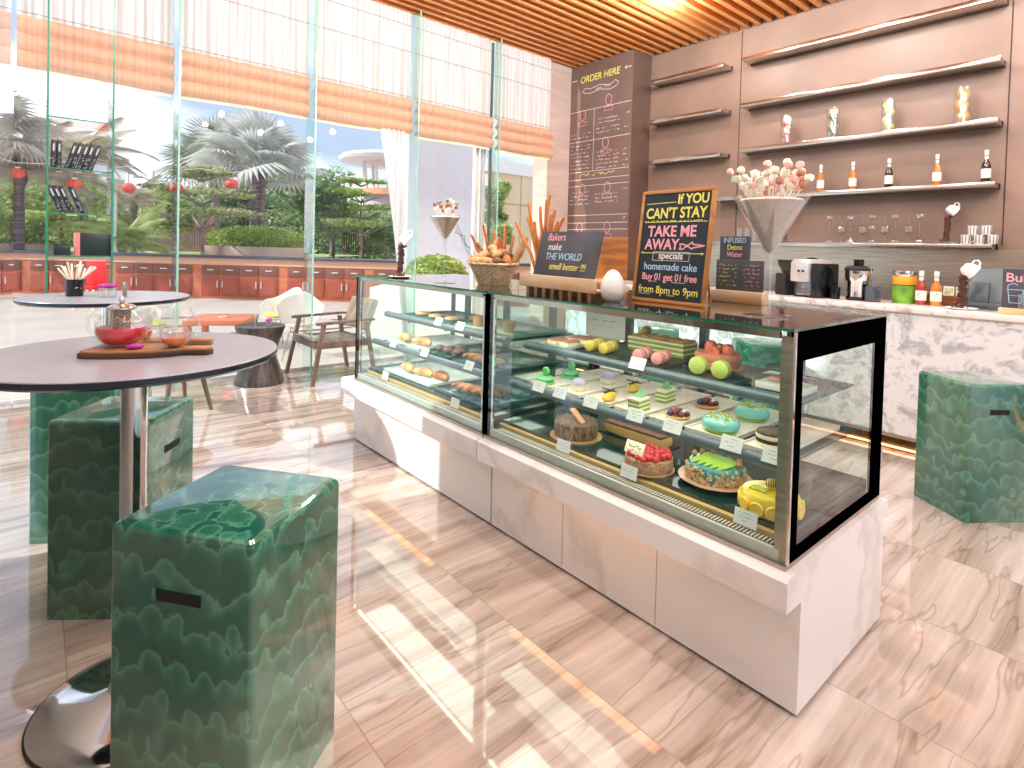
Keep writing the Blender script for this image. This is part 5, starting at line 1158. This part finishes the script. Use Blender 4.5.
# hanging glass display
r = thing('glass_display_shelf', 'tall frameless glass display shelf with green edges hanging left of the window', 'shelf', (.245, 4.95, 1.05))
wS = .175
for s in (-1, 1):
    g_ = MB().box(s * wS - .005, s * wS + .005, -.17, .17, 0, 3.31).build('side_panel', glass('shelf_glass', (.93, .98, .96)), r); MB().box(s * wS - .0055, s * wS + .0055, -.173, -.17, 0, 3.31).build('panel_edge', M_dedge, g_)
for z in (1.18, .845, .55, .265):
    g_ = MB().box(-wS + .005, wS - .005, -.165, .165, z, z + .008).build('shelf', MATS['shelf_glass'], r); MB().box(-wS + .005, wS - .005, -.168, -.165, z, z + .008).build('shelf_edge', M_dedge, g_)
def book(label, x, z, lean, k, base_z):
    r = thing('menu_book', label, 'book', (.245 + x, 4.86, base_z + .0139 * abs(math.sin(lean))), 0, 'black menu books on the glass shelf')
    M_ = Matrix.Rotation(lean, 4, 'Y')
    q = MB(); q.M = M_; q.box(-.0138, .0138, 0, .12, 0, .19, .001); c = q.build('cover', mat('black_book', '10151C', .4), r)
    q = MB(); q.M = M_; q.box(-.0045, .0045, -.0006, 0, .115, .165); q.build('spine_label', mat('silver_print', 'B8BCC0', .5), c)
    q = MB(); q.M = M_
    for j in range(8): scribble(q, -.010, .010, .012 + j * .010, .007, .002, -.0008)
    q.build('spine_pattern', mat('silver_print', 'B8BCC0', .5), c)
bz = 1.05 + .55 + .0085
bz1, bz2 = 1.05 + .845 + .0085 - .0, 1.05 + .55 + .0085
for k, (x, ln) in enumerate(((-.145, 0.02), (-.115, 0.02), (-.075, .28), (-.045, .28), (-.010, .28), (.020, .28), (.052, .30))):
    book('black menu book on the upper glass shelf, %s from the left' % ORD[k], x, 0, ln, k, bz1)
for k, (x, ln) in enumerate(((-.10, -.36), (-.07, -.36), (-.04, -.36), (.015, -.36))):
    book('black menu book leaning left on the middle glass shelf, %s from the left' % ORD[k], x, 0, ln, k, bz2)
bz3 = 1.05 + .265 + .0085
r = thing('gift_box', 'large black gift box with a pink side on the lowest glass shelf', 'box', (.30, 4.90, bz3)); MB().box(-.055, .115, -.09, .08, 0, .155, .001).build('box_body', mat('dark_green_box', '12241F', .35), r); MB().box(-.082, -.0555, -.09, .08, 0, .155, .001).build('pink_side', mat('coral_side', 'E87A78', .5), r)
r = thing('gift_box', 'small black box left of the gift box on the lowest glass shelf', 'box', (.15, 4.88, bz3)); MB().box(-.045, .045, -.05, .05, 0, .07, .001).build('box_body', MATS['dark_green_box'], r); MB().box(-.045, .045, -.05, .05, .0701, .076, .001).build('lid', M_blackm, r)

# ------------------------------------------------------------------ lounge furniture by the window
M_drum = mat('beaten_pewter', '4E4A48', .3, .8, col2='6E6864', scale=5, stretch=(6, 6, .8))
r = thing('drum_table', 'waisted dark pewter drum side table beside the armchair', 'side table', (1.79, 6.07, 0))
MB().lathe([(0, 0), (.235, 0), (.24, .01), (.215, .10), (.16, .27), (.155, .31), (.20, .46), (.24, .57), (.24, .58), (0, .58)], 40).build('body', M_drum, r); MB().lathe([(.236, .58), (.24, .592), (.228, .594), (0, .59)], 40).build('top', mat('pewter_top', '55505A', .2), r)
r = thing('drum_flower_glass', 'small glass of pink flower on the pewter drum table', 'flower glass', (1.86, 6.02, .5945)); MB().lathe([(0, 0), (.035, 0), (.04, .05), (.037, .05), (.033, .005), (0, .005)], 22).build('glass', M_wine, r); MB().sph((0, 0, .055), .036, 14, 8, .022).build('blossom', mat('pink_flower', 'D84A9A', .6), r)
r = thing('drum_shaker', 'slim steel shaker on the pewter drum table', 'shaker', (1.76, 6.12, .5945)); MB().lathe([(0, 0), (.016, 0), (.014, .07), (0, .07)], 16).build('body', M_steel, r); MB().lathe([(.014, .07), (.012, .10), (0, .105)], 16).build('cap', M_chrome, r)
def armchair(label, loc, rz):
    r = thing('wooden_armchair', label, 'armchair', loc, rz, 'grey brown wooden armchairs')
    W = .36
    def leg(p0, p1, w=.02):
        q = MB(); a, b_ = Vector(p0), Vector(p1)
        v = [q._v(c + Vector((dx, dy, 0))) for c in (a, b_) for dx, dy in ((-w * (.7 if c is a else 1), -w), (w * (.7 if c is a else 1), -w), (w * (.7 if c is a else 1), w), (-w * (.7 if c is a else 1), w))]
        for f in ((3, 2, 1, 0), (4, 5, 6, 7), (0, 1, 5, 4), (1, 2, 6, 5), (2, 3, 7, 6), (3, 0, 4, 7)): q._f([v[i] for i in f])
        return q.build('leg', M_greyw, r)
    for s in (-1, 1):
        leg((s * (W + .02), -.34, 0), (s * (W - .01), -.22, .61)); leg((s * (W + .0), .36, 0), (s * (W - .01), .25, .61))
        q = MB(); q.prism([(-.30, .61), (-.30, .64), (.26, .655), (.34, .65), (.34, .63), (.24, .628)], s * (W) - .025, s * W + .025, 'X', .005); q.build('armrest', M_greyw, r)
        MB().box(s * (W - .035) - .012, s * (W - .035) + .012, -.28, .30, .36, .43, .003).build('side_rail', M_greyw, r)
    MB().box(-W + .03, W - .03, -.29, -.26, .36, .43, .003).build('front_rail', M_greyw, r)
    q = MB(); q.grid(lambda u, v: (-W + .05 + (2 * W - .10) * u, -.30 + .56 * v, .445 - .035 * math.sin(PI * v) * 1.0 + .012 * (1 - v)), 10, 10); q.build('seat', wood('grey_seat_wood', '8C7B70', '6A5A50', 5, .25, 'X'), r, solid=.018)
    q = MB(); q.grid(lambda u, v: (-W + .04 + (2 * W - .08) * u, .27 + .12 * v + .05 * (1 - (2 * u - 1) ** 2), .50 + .34 * v), 14, 6); q.build('backrest', wood('light_back_wood', 'B39C88', '8E7562', 4, .4, 'Z'), r, solid=.016)
    return r
armchair('grey brown wooden armchair standing left of the pastry case by the window', (2.50, 5.98, 0), R(-90))
r = thing('low_wooden_table', 'low grey wooden table behind the near bar table, only its splayed leg showing', 'side table', (.93, 5.42, 0), R(20))
MB().lathe([(0, .40), (.27, .40), (.28, .41), (.28, .425), (.27, .43), (0, .43)], 40).build('tabletop', M_greyw, r)
for k in range(4):
    a = PI / 4 + k * PI / 2; MB().tube([(.17 * math.cos(a), .17 * math.sin(a), .40), (.27 * math.cos(a), .27 * math.sin(a), 0)], [.022, .015], 10).build('leg', M_greyw, r)

# ------------------------------------------------------------------ garden terrace
M_ter = mat('terrace_paving', 'C8BEB5', .5, col2='B9AEA5', scale=1.2); M_inl = mat('terrace_inlay', '6E5444', .5); M_lawn = mat('lawn', '93A05A', .9, col2='B9B777', scale=.8)
o = MB().box(-40, 50, YF + .05, 60, -.12, -.02).build('terrace_ground', M_ter); struct(o)
q = MB()
for k in range(9): 
    p = at(150 + k * 31, 322 + (k % 3) * 5, 9.0 + (k % 3) * .8)
for (x0, x1, y) in ((-.2, .9, 8.2), (.1, 1.4, 8.9), (.3, 1.6, 9.7), (.9, 2.3, 10.8), (2.4, 3.2, 9.6), (3.2, 4.3, 9.3), (3.6, 4.6, 8.6), (1.5, 2.6, 12.0), (4.4, 5.4, 10.4), (-1.0, .2, 7.5)): q.box(x0, x1, y, y + .16, -.021, -.016)
struct(q.build('terrace_inlay_strips', M_inl))
YAWM = Matrix.Rotation(-YAW, 4, 'Z')
def outr(name, label, cat, px, py, d, group=None):
    p = at(px, py, d); r = thing(name, label, cat, (p.x, p.y, -.02), -YAW, group); return r
# kitchen bench run, parallel to the camera plane
bench = outr('outdoor_bench_counter', 'long outdoor counter of red wood cabinets with dark top beyond the window', 'cabinet run', 180, 299, 14.3)
MB().box(-8.2, 9.0, -.10, .75, 1.03, 1.09, .01).build('dark_top', mat('slate_top', '4A4E5C', .3), bench); MB().box(-8.2, 9.0, -.02, .70, .86, 1.03).build('fascia', mat('pink_fascia', 'DDA98C', .6), bench)
MB().box(-8.2, 9.0, .0, .68, .0, .86).build('carcass', M_redlt, bench)
q0 = None; k = 0; x = -7.9
while x < 8.8:
    if q0 is None:
        d = MB().box(-.225, .225, -.025, -.001, .07, .56, .004); q0 = d.build('door', M_redwood, bench); MB().box(-.16, .16, -.030, -.0251, .13, .50).build('door_panel', mat('red_panel', 'A5503A', .45), q0); MB().box(.17, .19, -.05, -.031, .28, .46).build('handle', M_alu, q0)
        d0 = MB().box(-.225, .225, -.025, -.001, .60, .83, .004).build('drawer', mat('brown_drawer', '7E4E3E', .45), bench); MB().box(-.08, .08, -.045, -.026, .72, .745).build('handle', M_alu, d0)
        q0.location.x = x; d0.location.x = x
    else:
        for src in (q0, d0):
            c = src.copy(); COL.objects.link(c); c.location.x = x
            for g in src.children: h_ = g.copy(); COL.objects.link(h_); h_.parent = c
            if src is q0 and k % 2: c.scale.x = -1
    x += .49 if k % 4 != 3 else .70; k += 1
# red lounge cube seen behind the far table
r = outr('red_chair', 'small bright red outdoor chair in front of the red cabinets', 'chair', 90, 300, 11.5); MB().box(-.22, .22, -.2, .2, .42, .48, .01).build('seat', mat('bright_red', 'DE1F26', .4), r); MB().box(-.22, .22, .18, .22, .48, .98, .01).build('backrest', mat('bright_red', 'DE1F26', .4), r)
for sx_ in (-1, 1):
    for sy_ in (-1, 1): MB().box(sx_ * .2 - .015, sx_ * .2 + .015, sy_ * .18 - .015, sy_ * .18 + .015, 0, .42).build('leg', M_white, r)
# shell chairs outside
def shell_chair(label, loc, rz, cushion=True):
    r = thing('shell_armchair', label, 'chair', loc, rz, 'white moulded shell chairs on the terrace')
    def f(u, v):
        a = (u - .5) * 2.0 * 2.0; rad = .29 + .03 * math.cos(a); hgt = .66 + .17 * math.cos(a) ** 3 if abs(a) < PI / 2 else .66 - .20 * (abs(a) - PI / 2)
        x, y = rad * math.sin(a), rad * math.cos(a) * .95
        t = v ** .6
        return (x * (.25 + .75 * t) * (1.0), y * (.25 + .75 * t) , .42 + (hgt - .42) * v ** 1.8 + .0)
    q = MB(); q.grid(f, 34, 12); q.build('shell', mat('shell_white', 'CFCBC4', .35), r, solid=.012)
    MB().lathe([(0, .405), (.16, .405), (.2, .42), (.2, .44), (0, .43)], 24).build('seat_pan', mat('shell_white', 'CFCBC4', .35), r)
    if cushion: MB().lathe([(0, .44), (.17, .44), (.19, .46), (.17, .48), (0, .485)], 24).build('cushion', mat('lime_cushion', 'D5DC6A', .8), r)
    for sx_ in (-1, 1):
        for sy_ in (-1, 1): MB().tube([(sx_ * .10, sy_ * .10, .41), (sx_ * .20, sy_ * .22, 0)], .007, 8).build('leg', M_steel, r)
    for a, b_ in (((-.17, -.18, .1), (.12, .13, .36)), ((.17, -.18, .1), (-.12, .13, .36)), ((-.17, .18, .1), (.12, -.13, .36)), ((.17, .18, .1), (-.12, -.13, .36))): MB().tube([a, b_], .004, 6).build('cross_wire', M_steel, r)
    return r
shell_chair('white shell chair with lime cushion on the terrace, left of the glass fin', (2.62, 8.10, -.02), R(-75)); 
shell_chair('white shell chair without cushion just behind the glass fin on the terrace', (2.62, 7.25, -.02), R(-20), False)
shell_chair('white shell chair with lime cushion on the terrace, behind the tea cups', (1.05, 7.9, -.02), R(70))
r = thing('coffee_table', 'low square reddish wood coffee table on the terrace', 'coffee table', (2.02, 8.55, -.02), R(-30))
MB().box(-.38, .38, -.38, .38, .34, .41, .004).build('tabletop', M_redlt, r)
for sx_ in (-1, 1):
    for sy_ in (-1, 1): MB().box(sx_ * .33 - .04, sx_ * .33 + .04, sy_ * .33 - .04, sy_ * .33 + .04, 0, .34, .003).build('leg', M_redlt, r)
r = thing('ashtray', 'small white dish with a red rim on the wood coffee table', 'dish', (2.02, 8.5, .3905)); MB().lathe([(0, 0), (.06, 0), (.07, .03), (.06, .03), (.05, .01), (0, .01)], 20).build('dish', M_white, r); MB().lathe([(.062, .031), (.072, .034), (.062, .04)], 20).build('red_rim', mat('bright_red', 'DE1F26', .4), r)
# tall grey panel, white frames, planter, beige building
tag(MB().box(5.15, 6.70, 9.0, 9.25, 0, 6.5).build('grey_screen_wall', mat('lilac_grey_render', 'F0EAF0', .85)), 'tall plain lilac grey outdoor wall panel seen through the window', 'wall panel')
r = thing('beige_building', 'beige panelled building behind the bread sticks, seen through the last window', 'building', (13.6, 14.2, -.02), 0)
MB().box(-2.6, 3.5, 0, 5, 0, 3.9).build('wall', mat('beige_panel', 'E2C39C', .8, col2='EAD2B2', scale=.6), r); MB().box(-2.7, 3.6, -.08, 5, 3.9, 4.3).build('parapet', M_white, r)
q = MB()
for x in (-2.4, -1.2, 0, 1.2, 2.4): q.box(x - .02, x + .02, -.012, 0, 0, 3.9)
q.box(-2.6, 3.5, -.012, 0, 2.9, 2.95); q.build('panel_joint', mat('joint_tan', 'C8A884', .8), r)
tag(MB().box(8.02, 8.17, 8.6, 8.75, 0, 6).build('white_post', M_white), 'white vertical outdoor post between the beige building and the pier', 'post')

def leaves(q, n, f, s, flat=.6):
    for k in range(n):
        p = f(); M_ = Matrix.Translation(p) @ Matrix.Rotation(random.random() * 6.28, 4, 'Z') @ Matrix.Rotation(random.uniform(-1, 1), 4, 'X') @ Matrix.Rotation(random.uniform(-1, 1), 4, 'Y')
        a = s * random.uniform(.6, 1.3); q.M = M_; q.quad((-a, 0, 0), (0, -a * .45, 0), (a, 0, 0), (0, a * .45, 0))
    q.M = Matrix()
def tree(name, label, px, py, d, h, crown, mleaf, trunk_r=.1, n=2600, s=.13, group=None, layers=None, cat='tree'):
    r = outr(name, label, cat, px, py, d, group)
    random.seed(int(px * 7 + d))
    MB().tube([(0, 0, 0), (.06, 0, h * .35), (0, 0, h * .7), (.03, 0, h * .9)], [trunk_r, trunk_r * .85, trunk_r * .6, trunk_r * .25], 10).build('trunk', M_bark, r)
    q = MB(); cl = []
    if layers:
        for (z, rad) in layers:
            for k in range(7): a = random.random() * 6.28; rr = rad * random.random() ** .5; cl.append((Vector((rr * math.cos(a), rr * math.sin(a), z + random.uniform(-.1, .1))), rad * .42, .16))
    else:
        for k in range(16):
            a = random.random() * 6.28; rr = crown[0] * .65 * random.random() ** .5; cl.append((Vector((rr * math.cos(a), rr * math.sin(a), h + random.uniform(-.6, .6) * crown[1])), crown[0] * .45, .75))
    def f():
        c, rad, fl = random.choice(cl); v = Vector((random.gauss(0, 1), random.gauss(0, 1), random.gauss(0, 1))).normalized() * rad * random.random() ** .35; v.z *= fl; return c + v
    leaves(q, n, f, s); q.build('crown', mleaf, r, smooth=False)
    if layers:
        for (z, rad) in layers:
            for k in range(4): a = k * 1.57 + z; MB().tube([(0, 0, z - rad * .3), (rad * .8 * math.cos(a), rad * .8 * math.sin(a), z)], [.04, .01], 6).build('branch', M_bark, r)
    return r
# silver fan palm with a proper crown
def fan_frond(L_=1.3, Rf=1.15, droop=.3, nseg=26, m_=None):
    q = MB(); q.tube([(0, 0, 0), (L_ * .5, 0, .04), (L_, 0, 0)], [.035, .022, .015], 6)
    for k in range(nseg):
        a = -2.3 + 4.6 * (k + .5) / nseg; w = 4.6 / nseg * .5; le = Rf * (1 - .12 * abs(a) / 2.3) * random.uniform(.93, 1.05)
        c = (L_, 0, 0); z1 = -droop * .25; z2 = -droop
        p = lambda rr, aa, z: (L_ + rr * math.cos(aa), rr * math.sin(aa), z)
        q.tri(c, p(le * .6, a - w, z1), p(le * .6, a, z1 + .05)); q.tri(c, p(le * .6, a, z1 + .05), p(le * .6, a + w, z1))
        q.tri(p(le * .6, a - w, z1), p(le, a, z2), p(le * .6, a, z1 + .05)); q.tri(p(le * .6, a, z1 + .05), p(le, a, z2), p(le * .6, a + w, z1))
    return q
def feather_frond(L_=2.4, droop=1.2, nl=34, wl=.55):
    q = MB(); P = lambda t: Vector((L_ * t * (1 - .15 * t), 0, .5 * t * L_ * .5 - droop * t * t)); q.tube([P(i / 8) for i in range(9)], [.03 * (1 - i / 10) + .004 for i in range(9)], 5)
    for k in range(nl):
        t = .12 + .88 * k / nl; c = P(t); le = wl * math.sin(PI * min(1, t * .9 + .1)) + .1
        for s in (-1, 1):
            e = c + Vector((le * .45, s * le, -le * .55)); q.quad(c - Vector((.02, 0, 0)), c + Vector((.03, 0, 0)), e, e - Vector((.015, 0, 0)))
    return q
def palm(name, label, px, pz, d, ztop, kind, m_, nf, tr=.2, scale=1.0, seed=1, barkm=None):
    r = outr(name, label, 'palm tree', px, pz, d, 'palms beyond the window'); random.seed(seed)
    MB().lathe([(tr * 1.15, 0), (tr, .5), (tr * .95, ztop * .5), (tr * .9, ztop * .86), (tr * 1.25, ztop * .92), (tr * 1.1, ztop), (0, ztop + .1)], 16).build('trunk', barkm or M_barkp, r)
    protos = []
    for j in range(3):
        if kind == 'fan': protos.append(fan_frond(1.25, 1.25, .35 + .15 * j).build('frond', m_, r, smooth=False))
        else: protos.append(feather_frond(2.5, 1.1 + .5 * j).build('frond', m_, r, smooth=False))
    for k in range(nf):
        o = protos[k] if k < 3 else protos[k % 3].copy()
        if k >= 3: COL.objects.link(o)
        t = k / nf; el = R(84 - 92 * t) if kind == 'fan' else R(60 - 75 * t)
        o.location = (0, 0, ztop); o.rotation_euler = (random.uniform(-.5, .5) if kind == 'fan' else 0, -el, k * 2.39996 + random.uniform(-.2, .2)); o.scale = (scale * random.uniform(.85, 1.1),) * 3
    return r
palm('fan_palm', 'big silver fan palm rising from the round hedge planter', 256, 300, 20.5, 3.95, 'fan', M_leafw, 26, .27, 1.02, 4)
palm('slender_palm', 'silver grey palm with tall smooth trunk left of the fan palm', 214, 300, 27, 4.7, 'fan', leafmat('palm_sage', '8C927E', 'BFC2B4'), 20, .2, 1.15, 8, mat('smooth_palm_bark', 'A5948C', .8, col2='8C7A72', scale=2, stretch=(1, 1, 8)))
palm('date_palm', 'brownish feathery palm behind the hanging glass shelf', 82, 300, 21, 4.4, 'feather', M_leafb, 24, .16, .95, 12)
palm('date_palm', 'large brownish palm cut by the left edge of the picture', 15, 300, 15, 3.2, 'feather', leafmat('palm_brown', 'A08E80', 'D0C2B2'), 24, .2, 1.0, 15)
palm('small_fan_palm', 'small silver fan palm at the far left edge', -14, 300, 13, 3.6, 'fan', leafmat('palm_grey', 'A8A49C', 'D6D0C6'), 14, .13, .62, 19)
palm('leaning_palm', 'low green feather palm right of the hanging glass shelf', 122, 300, 17.5, 1.3, 'feather', M_leafg, 20, .14, .75, 23)
palm('leaning_palm', 'dry brown feather palm by the lamp mast in the garden', 133, 300, 24, 3.0, 'feather', M_leafb, 16, .12, .8, 29)
# hedge planter
r = outr('hedge_planter', 'round clipped hedge in a stone planter around the silver fan palm', 'planter', 256, 300, 19.6)
MB().lathe([(0, 0), (1.75, 0), (1.75, 1.30), (1.68, 1.30), (1.66, 1.2), (0, 1.2)], 48, (0, 0, 0), 1, .75).build('stone_planter', mat('planter_stone', 'C9B3A6', .8, col2='B9A294', scale=2), r)
random.seed(5); q = MB()
def fh():
    a = random.random() * 6.28; rr = 1.62 * random.random() ** .5; e = math.sqrt(max(0, 1 - (rr / 1.75) ** 2)); return Vector((rr * math.cos(a), rr * .75 * math.sin(a), 1.25 + random.uniform(.1, 1) * .78 * e ** .6))
leaves(q, 6000, fh, .06); q.build('hedge_foliage', M_leafy, r, smooth=False)['kind'] = 'stuff'
r = outr('hedge_planter', 'clipped hedge in a low pink stone planter at the left edge', 'planter', 5, 300, 16.5)
MB().box(-1.3, 1.0, -.5, .8, 0, 1.22).build('stone_planter', mat('planter_stone', 'C9B3A6', .8), r); q = MB(); leaves(q, 5000, lambda: Vector((random.uniform(-1.35, .95), random.uniform(-.4, .7), 1.2 + random.random() ** .7 * 1.0)), .07); q.build('hedge_foliage', M_leafg, r, smooth=False)['kind'] = 'stuff'
r = outr('small_bush', 'rounded green bush in a white planter below the grey outdoor wall', 'bush', 436, 285, 8.4)
MB().box(-.9, .9, -.35, .35, 0, .86, .01).build('white_planter', M_white, r); q = MB()
leaves(q, 4200, lambda: (lambda v: Vector((v.x * .48, v.y * .3, 1.05 + v.z * .30)))(Vector((random.gauss(0, 1), random.gauss(0, 1), random.gauss(0, 1))).normalized() * random.random() ** .3), .04); q.build('foliage', M_leafy, r, smooth=False)
# trees
tree('layered_tree', 'flat layered tree with a slim trunk in front of the round pavilion', 359, 300, 25, 4.0, (2, 1), M_leafg, .07, 4200, .10, layers=((2.4, 1.9), (3.1, 1.8), (3.7, 1.3), (4.3, .9)))
tree('layered_tree', 'flat layered small tree left of the smooth trunk palm', 200, 300, 17.5, 3.0, (2, 1), leafmat('leaf_olive', '8E9A5C', 'C6C69A'), .06, 3000, .09, layers=((2.3, 1.6), (3.0, 1.5), (3.6, 1.0)))
tree('broadleaf_tree', 'bushy dark green tree right of the silver fan palm', 300, 300, 26, 3.3, (2.4, 2.0), M_leafd, .14, 5200, .15)
tree('broadleaf_tree', 'bushy green tree directly behind the silver fan palm', 270, 300, 30, 3.4, (2.0, 1.8), M_leafd, .14, 3600, .15)
tree('broadleaf_tree', 'bushy green tree between the smooth trunk palm and the fan palm', 232, 300, 30, 3.2, (1.7, 1.8), M_leafd, .14, 3600, .15)
tree('broadleaf_tree', 'pale yellow green tree low behind the hanging glass shelf', 60, 300, 19, 2.5, (1.9, 1.4), M_leafg, .12, 5200, .11)
tree('broadleaf_tree', 'yellow green tree beside the garden lamp at left', 20, 300, 23, 2.6, (1.6, 1.5), M_leafy, .12, 4200, .11)
tree('broadleaf_tree', 'soft green tree right of the leaning palm', 175, 300, 27, 2.7, (1.6, 1.4), M_leafg, .12, 3200, .13)
tree('broadleaf_tree', 'green tree beneath the round pavilion', 330, 300, 36, 3.3, (2.2, 1.8), M_leafd, .14, 3600, .17)
tree('broadleaf_tree', 'green tree at the right of the dark pergola', 385, 300, 30, 2.6, (1.8, 1.6), M_leafd, .14, 4200, .14)
tree('broadleaf_tree', 'bright green tree between the grey wall and the beige building', 494, 300, 14.0, 2.3, (.45, 1.2), M_leafg, .06, 4200, .08)
tree('broadleaf_tree', 'distant green tree line patch left of the lamp mast', 110, 300, 38, 3.1, (3.2, 1.4), M_leafg, .14, 3600, .2)
tree('broadleaf_tree', 'distant green tree behind the wooden fence', 190, 300, 43, 3.6, (3.6, 1.6), M_leafd, .14, 3600, .22)
r = outr('distant_hedge', 'long distant dark green hedge closing off the garden', 'hedge', 200, 300, 48)
random.seed(77); q = MB(); leaves(q, 9000, lambda: Vector((random.uniform(-19, 17), random.uniform(-.6, .6), random.uniform(0, 2.6 + .5 * math.sin(random.random() * 6)))), .24); q.build('hedge_foliage', M_leafd, r, smooth=False)['kind'] = 'stuff'; MB().box(-19, 17, -.2, .2, 0, 2.2).build('hedge_core', mat('hedge_core', '55683F', .9), r)
# lawn, low wall, fence, pergola
r = outr('garden_lawn', 'x', 'lawn', 180, 300, 24); bpy.data.objects.remove(r)
p = at(170, 300, 33); o = MB().box(-14, 9, -5, 9, 0, .03).build('lawn_strip', M_lawn); o.location = (p.x, p.y, .62); o.rotation_euler = (0, 0, -YAW); struct(o)
r = outr('slatted_fence', 'brown mauve slatted wooden fence behind the palms', 'fence', 196, 300, 33)
for k in range(46):
    sl_ = MB().box(-3.2 + k * .14, -3.09 + k * .14, 0, .05, .8, 2.75)
    if k == 0: s0 = sl_.build('fence_slat', mat('mauve_wood', '8A6E68', .8, col2='6E5650', scale=3), r)
    else:
        c = s0.copy(); COL.objects.link(c); c.location.x = k * .14; sl_.bm.free()
MB().box(-3.3, 3.3, .06, .12, 2.3, 2.45).build('fence_rail', MATS['mauve_wood'], r)
r = outr('garden_pergola', 'dark slatted garden pergola under the layered tree', 'pergola', 352, 300, 34)
MB().box(-2.4, 2.6, -1.2, 1.2, 2.45, 2.62).build('roof', mat('pergola_brown', '5E4E4A', .8), r)
for x in (-2.3, -.8, .9, 2.5): MB().box(x - .05, x + .05, -1.15, -1.05, 0, 2.45).build('post', M_alu if x < -1 else mat('pergola_brown', '5E4E4A', .8), r)
q = MB()
for k in range(26): q.box(-1.0 + k * .14, -.93 + k * .14, 1.0, 1.05, .9, 2.4)
q.build('slat_screen', mat('pergola_screen', '7A6258', .8), r)
# round pavilion
r = outr('round_pavilion', 'distant white round pavilion tower with a flat disc roof', 'pavilion', 388, 300, 60)
MB().lathe([(0, 9.95), (5.2, 10.1), (5.4, 10.4), (5.0, 10.7), (0, 10.9)], 48).build('disc_roof', mat('pavilion_white', 'E2DCDA', .7), r)
for k in range(10): a = k * PI / 5; MB().tube([(2.6 * math.cos(a), 2.6 * math.sin(a), 7.2), (2.9 * math.cos(a), 2.9 * math.sin(a), 10.0)], .16, 8).build('column', MATS['pavilion_white'], r)
MB().lathe([(0, 6.6), (3.4, 6.6), (3.4, 7.2), (0, 7.2)], 40).build('orange_band', mat('terracotta', 'D89A78', .8), r); MB().lathe([(0, 0), (2.6, 0), (2.6, 6.6), (0, 6.6)], 40).build('tower_body', mat('pavilion_grey', 'B9AEB4', .8), r)
# lanterns and lamps
for (x, y, d, l) in ((67 / 3.84, 665 / 3.84, 13, 'red paper lantern at the far left edge of the garden'), (74.5, 184, 14, 'red paper lantern behind the glass shelf books'), (128.5, 188, 15, 'red paper lantern right of the glass shelf'), (176.5, 188, 16, 'red paper lantern just right of the first glass fin'), (231.5, 184, 17, 'red paper lantern beside the smooth trunk palm')):
    p = at(x, y, d); r = thing('paper_lantern', l, 'lantern', (p.x, p.y, p.z - .1), 0, 'red paper lanterns in the garden')
    s = .013 * d / 1.15
    MB().sph((0, 0, .1), s, 20, 10, s * .8).build('paper_shade', mat('lantern_red', 'E8463C', .6, col2='EE6A5C', scale=20), r)
    MB().cyl((0, 0, .1 + s * .76), s * .35, .03, 12).build('top_cap', M_white, r)
    MB().tube([(0, 0, .1 + s * .8), (0, 0, .1 + s * .8 + .25)], .006, 6).build('hanging_cord', M_blackm, r)
a_, b2_ = at(-20, 165, 12), at(250, 176, 17.5)
tag(MB().tube([a_.lerp(b2_, i / 12) + Vector((0, 0, -.10 * math.sin(PI * i / 12 * 4) ** 2 + .16)) for i in range(13)], .008, 5).build('lantern_wire', M_white), 'thin pale wire carrying the red lanterns across the garden', 'wire')
def garden_lamp(px, d, l):
    r = outr('garden_lamp', l, 'garden lamp', px, 300, d, 'white globe garden lamps')
    z = 2.72 if d < 16 else 2.9
    MB().tube([(0, 0, 0), (0, 0, z)], .05, 10).build('pole', M_white, r); MB().lathe([(.06, z), (.20, z + .22), (.24, z + .25), (.22, z + .30), (0, z + .32)], 20).build('lamp_head', M_white, r)
garden_lamp(22, 15.7, 'white garden lamp post at the left edge'); garden_lamp(114, 16.5, 'white garden lamp post just right of the hanging glass shelf')
r = outr('lamp_mast', 'tall thin garden mast with crossed arms in front of the clouds', 'lamp mast', 152, 300, 40)
MB().tube([(0, 0, 0), (0, 0, 6.3)], .06, 8).build('pole', M_steel, r); MB().tube([(-1.0, 0, 5.9), (0, 0, 5.5), (1.0, 0, 5.6)], .05, 6).build('arm', M_steel, r)
for s in (-1, 1): MB().box(s * 1.1 - .3, s * 1.1 + .3, -.1, .1, 5.75, 5.85).build('lamp_panel', M_steel, r)
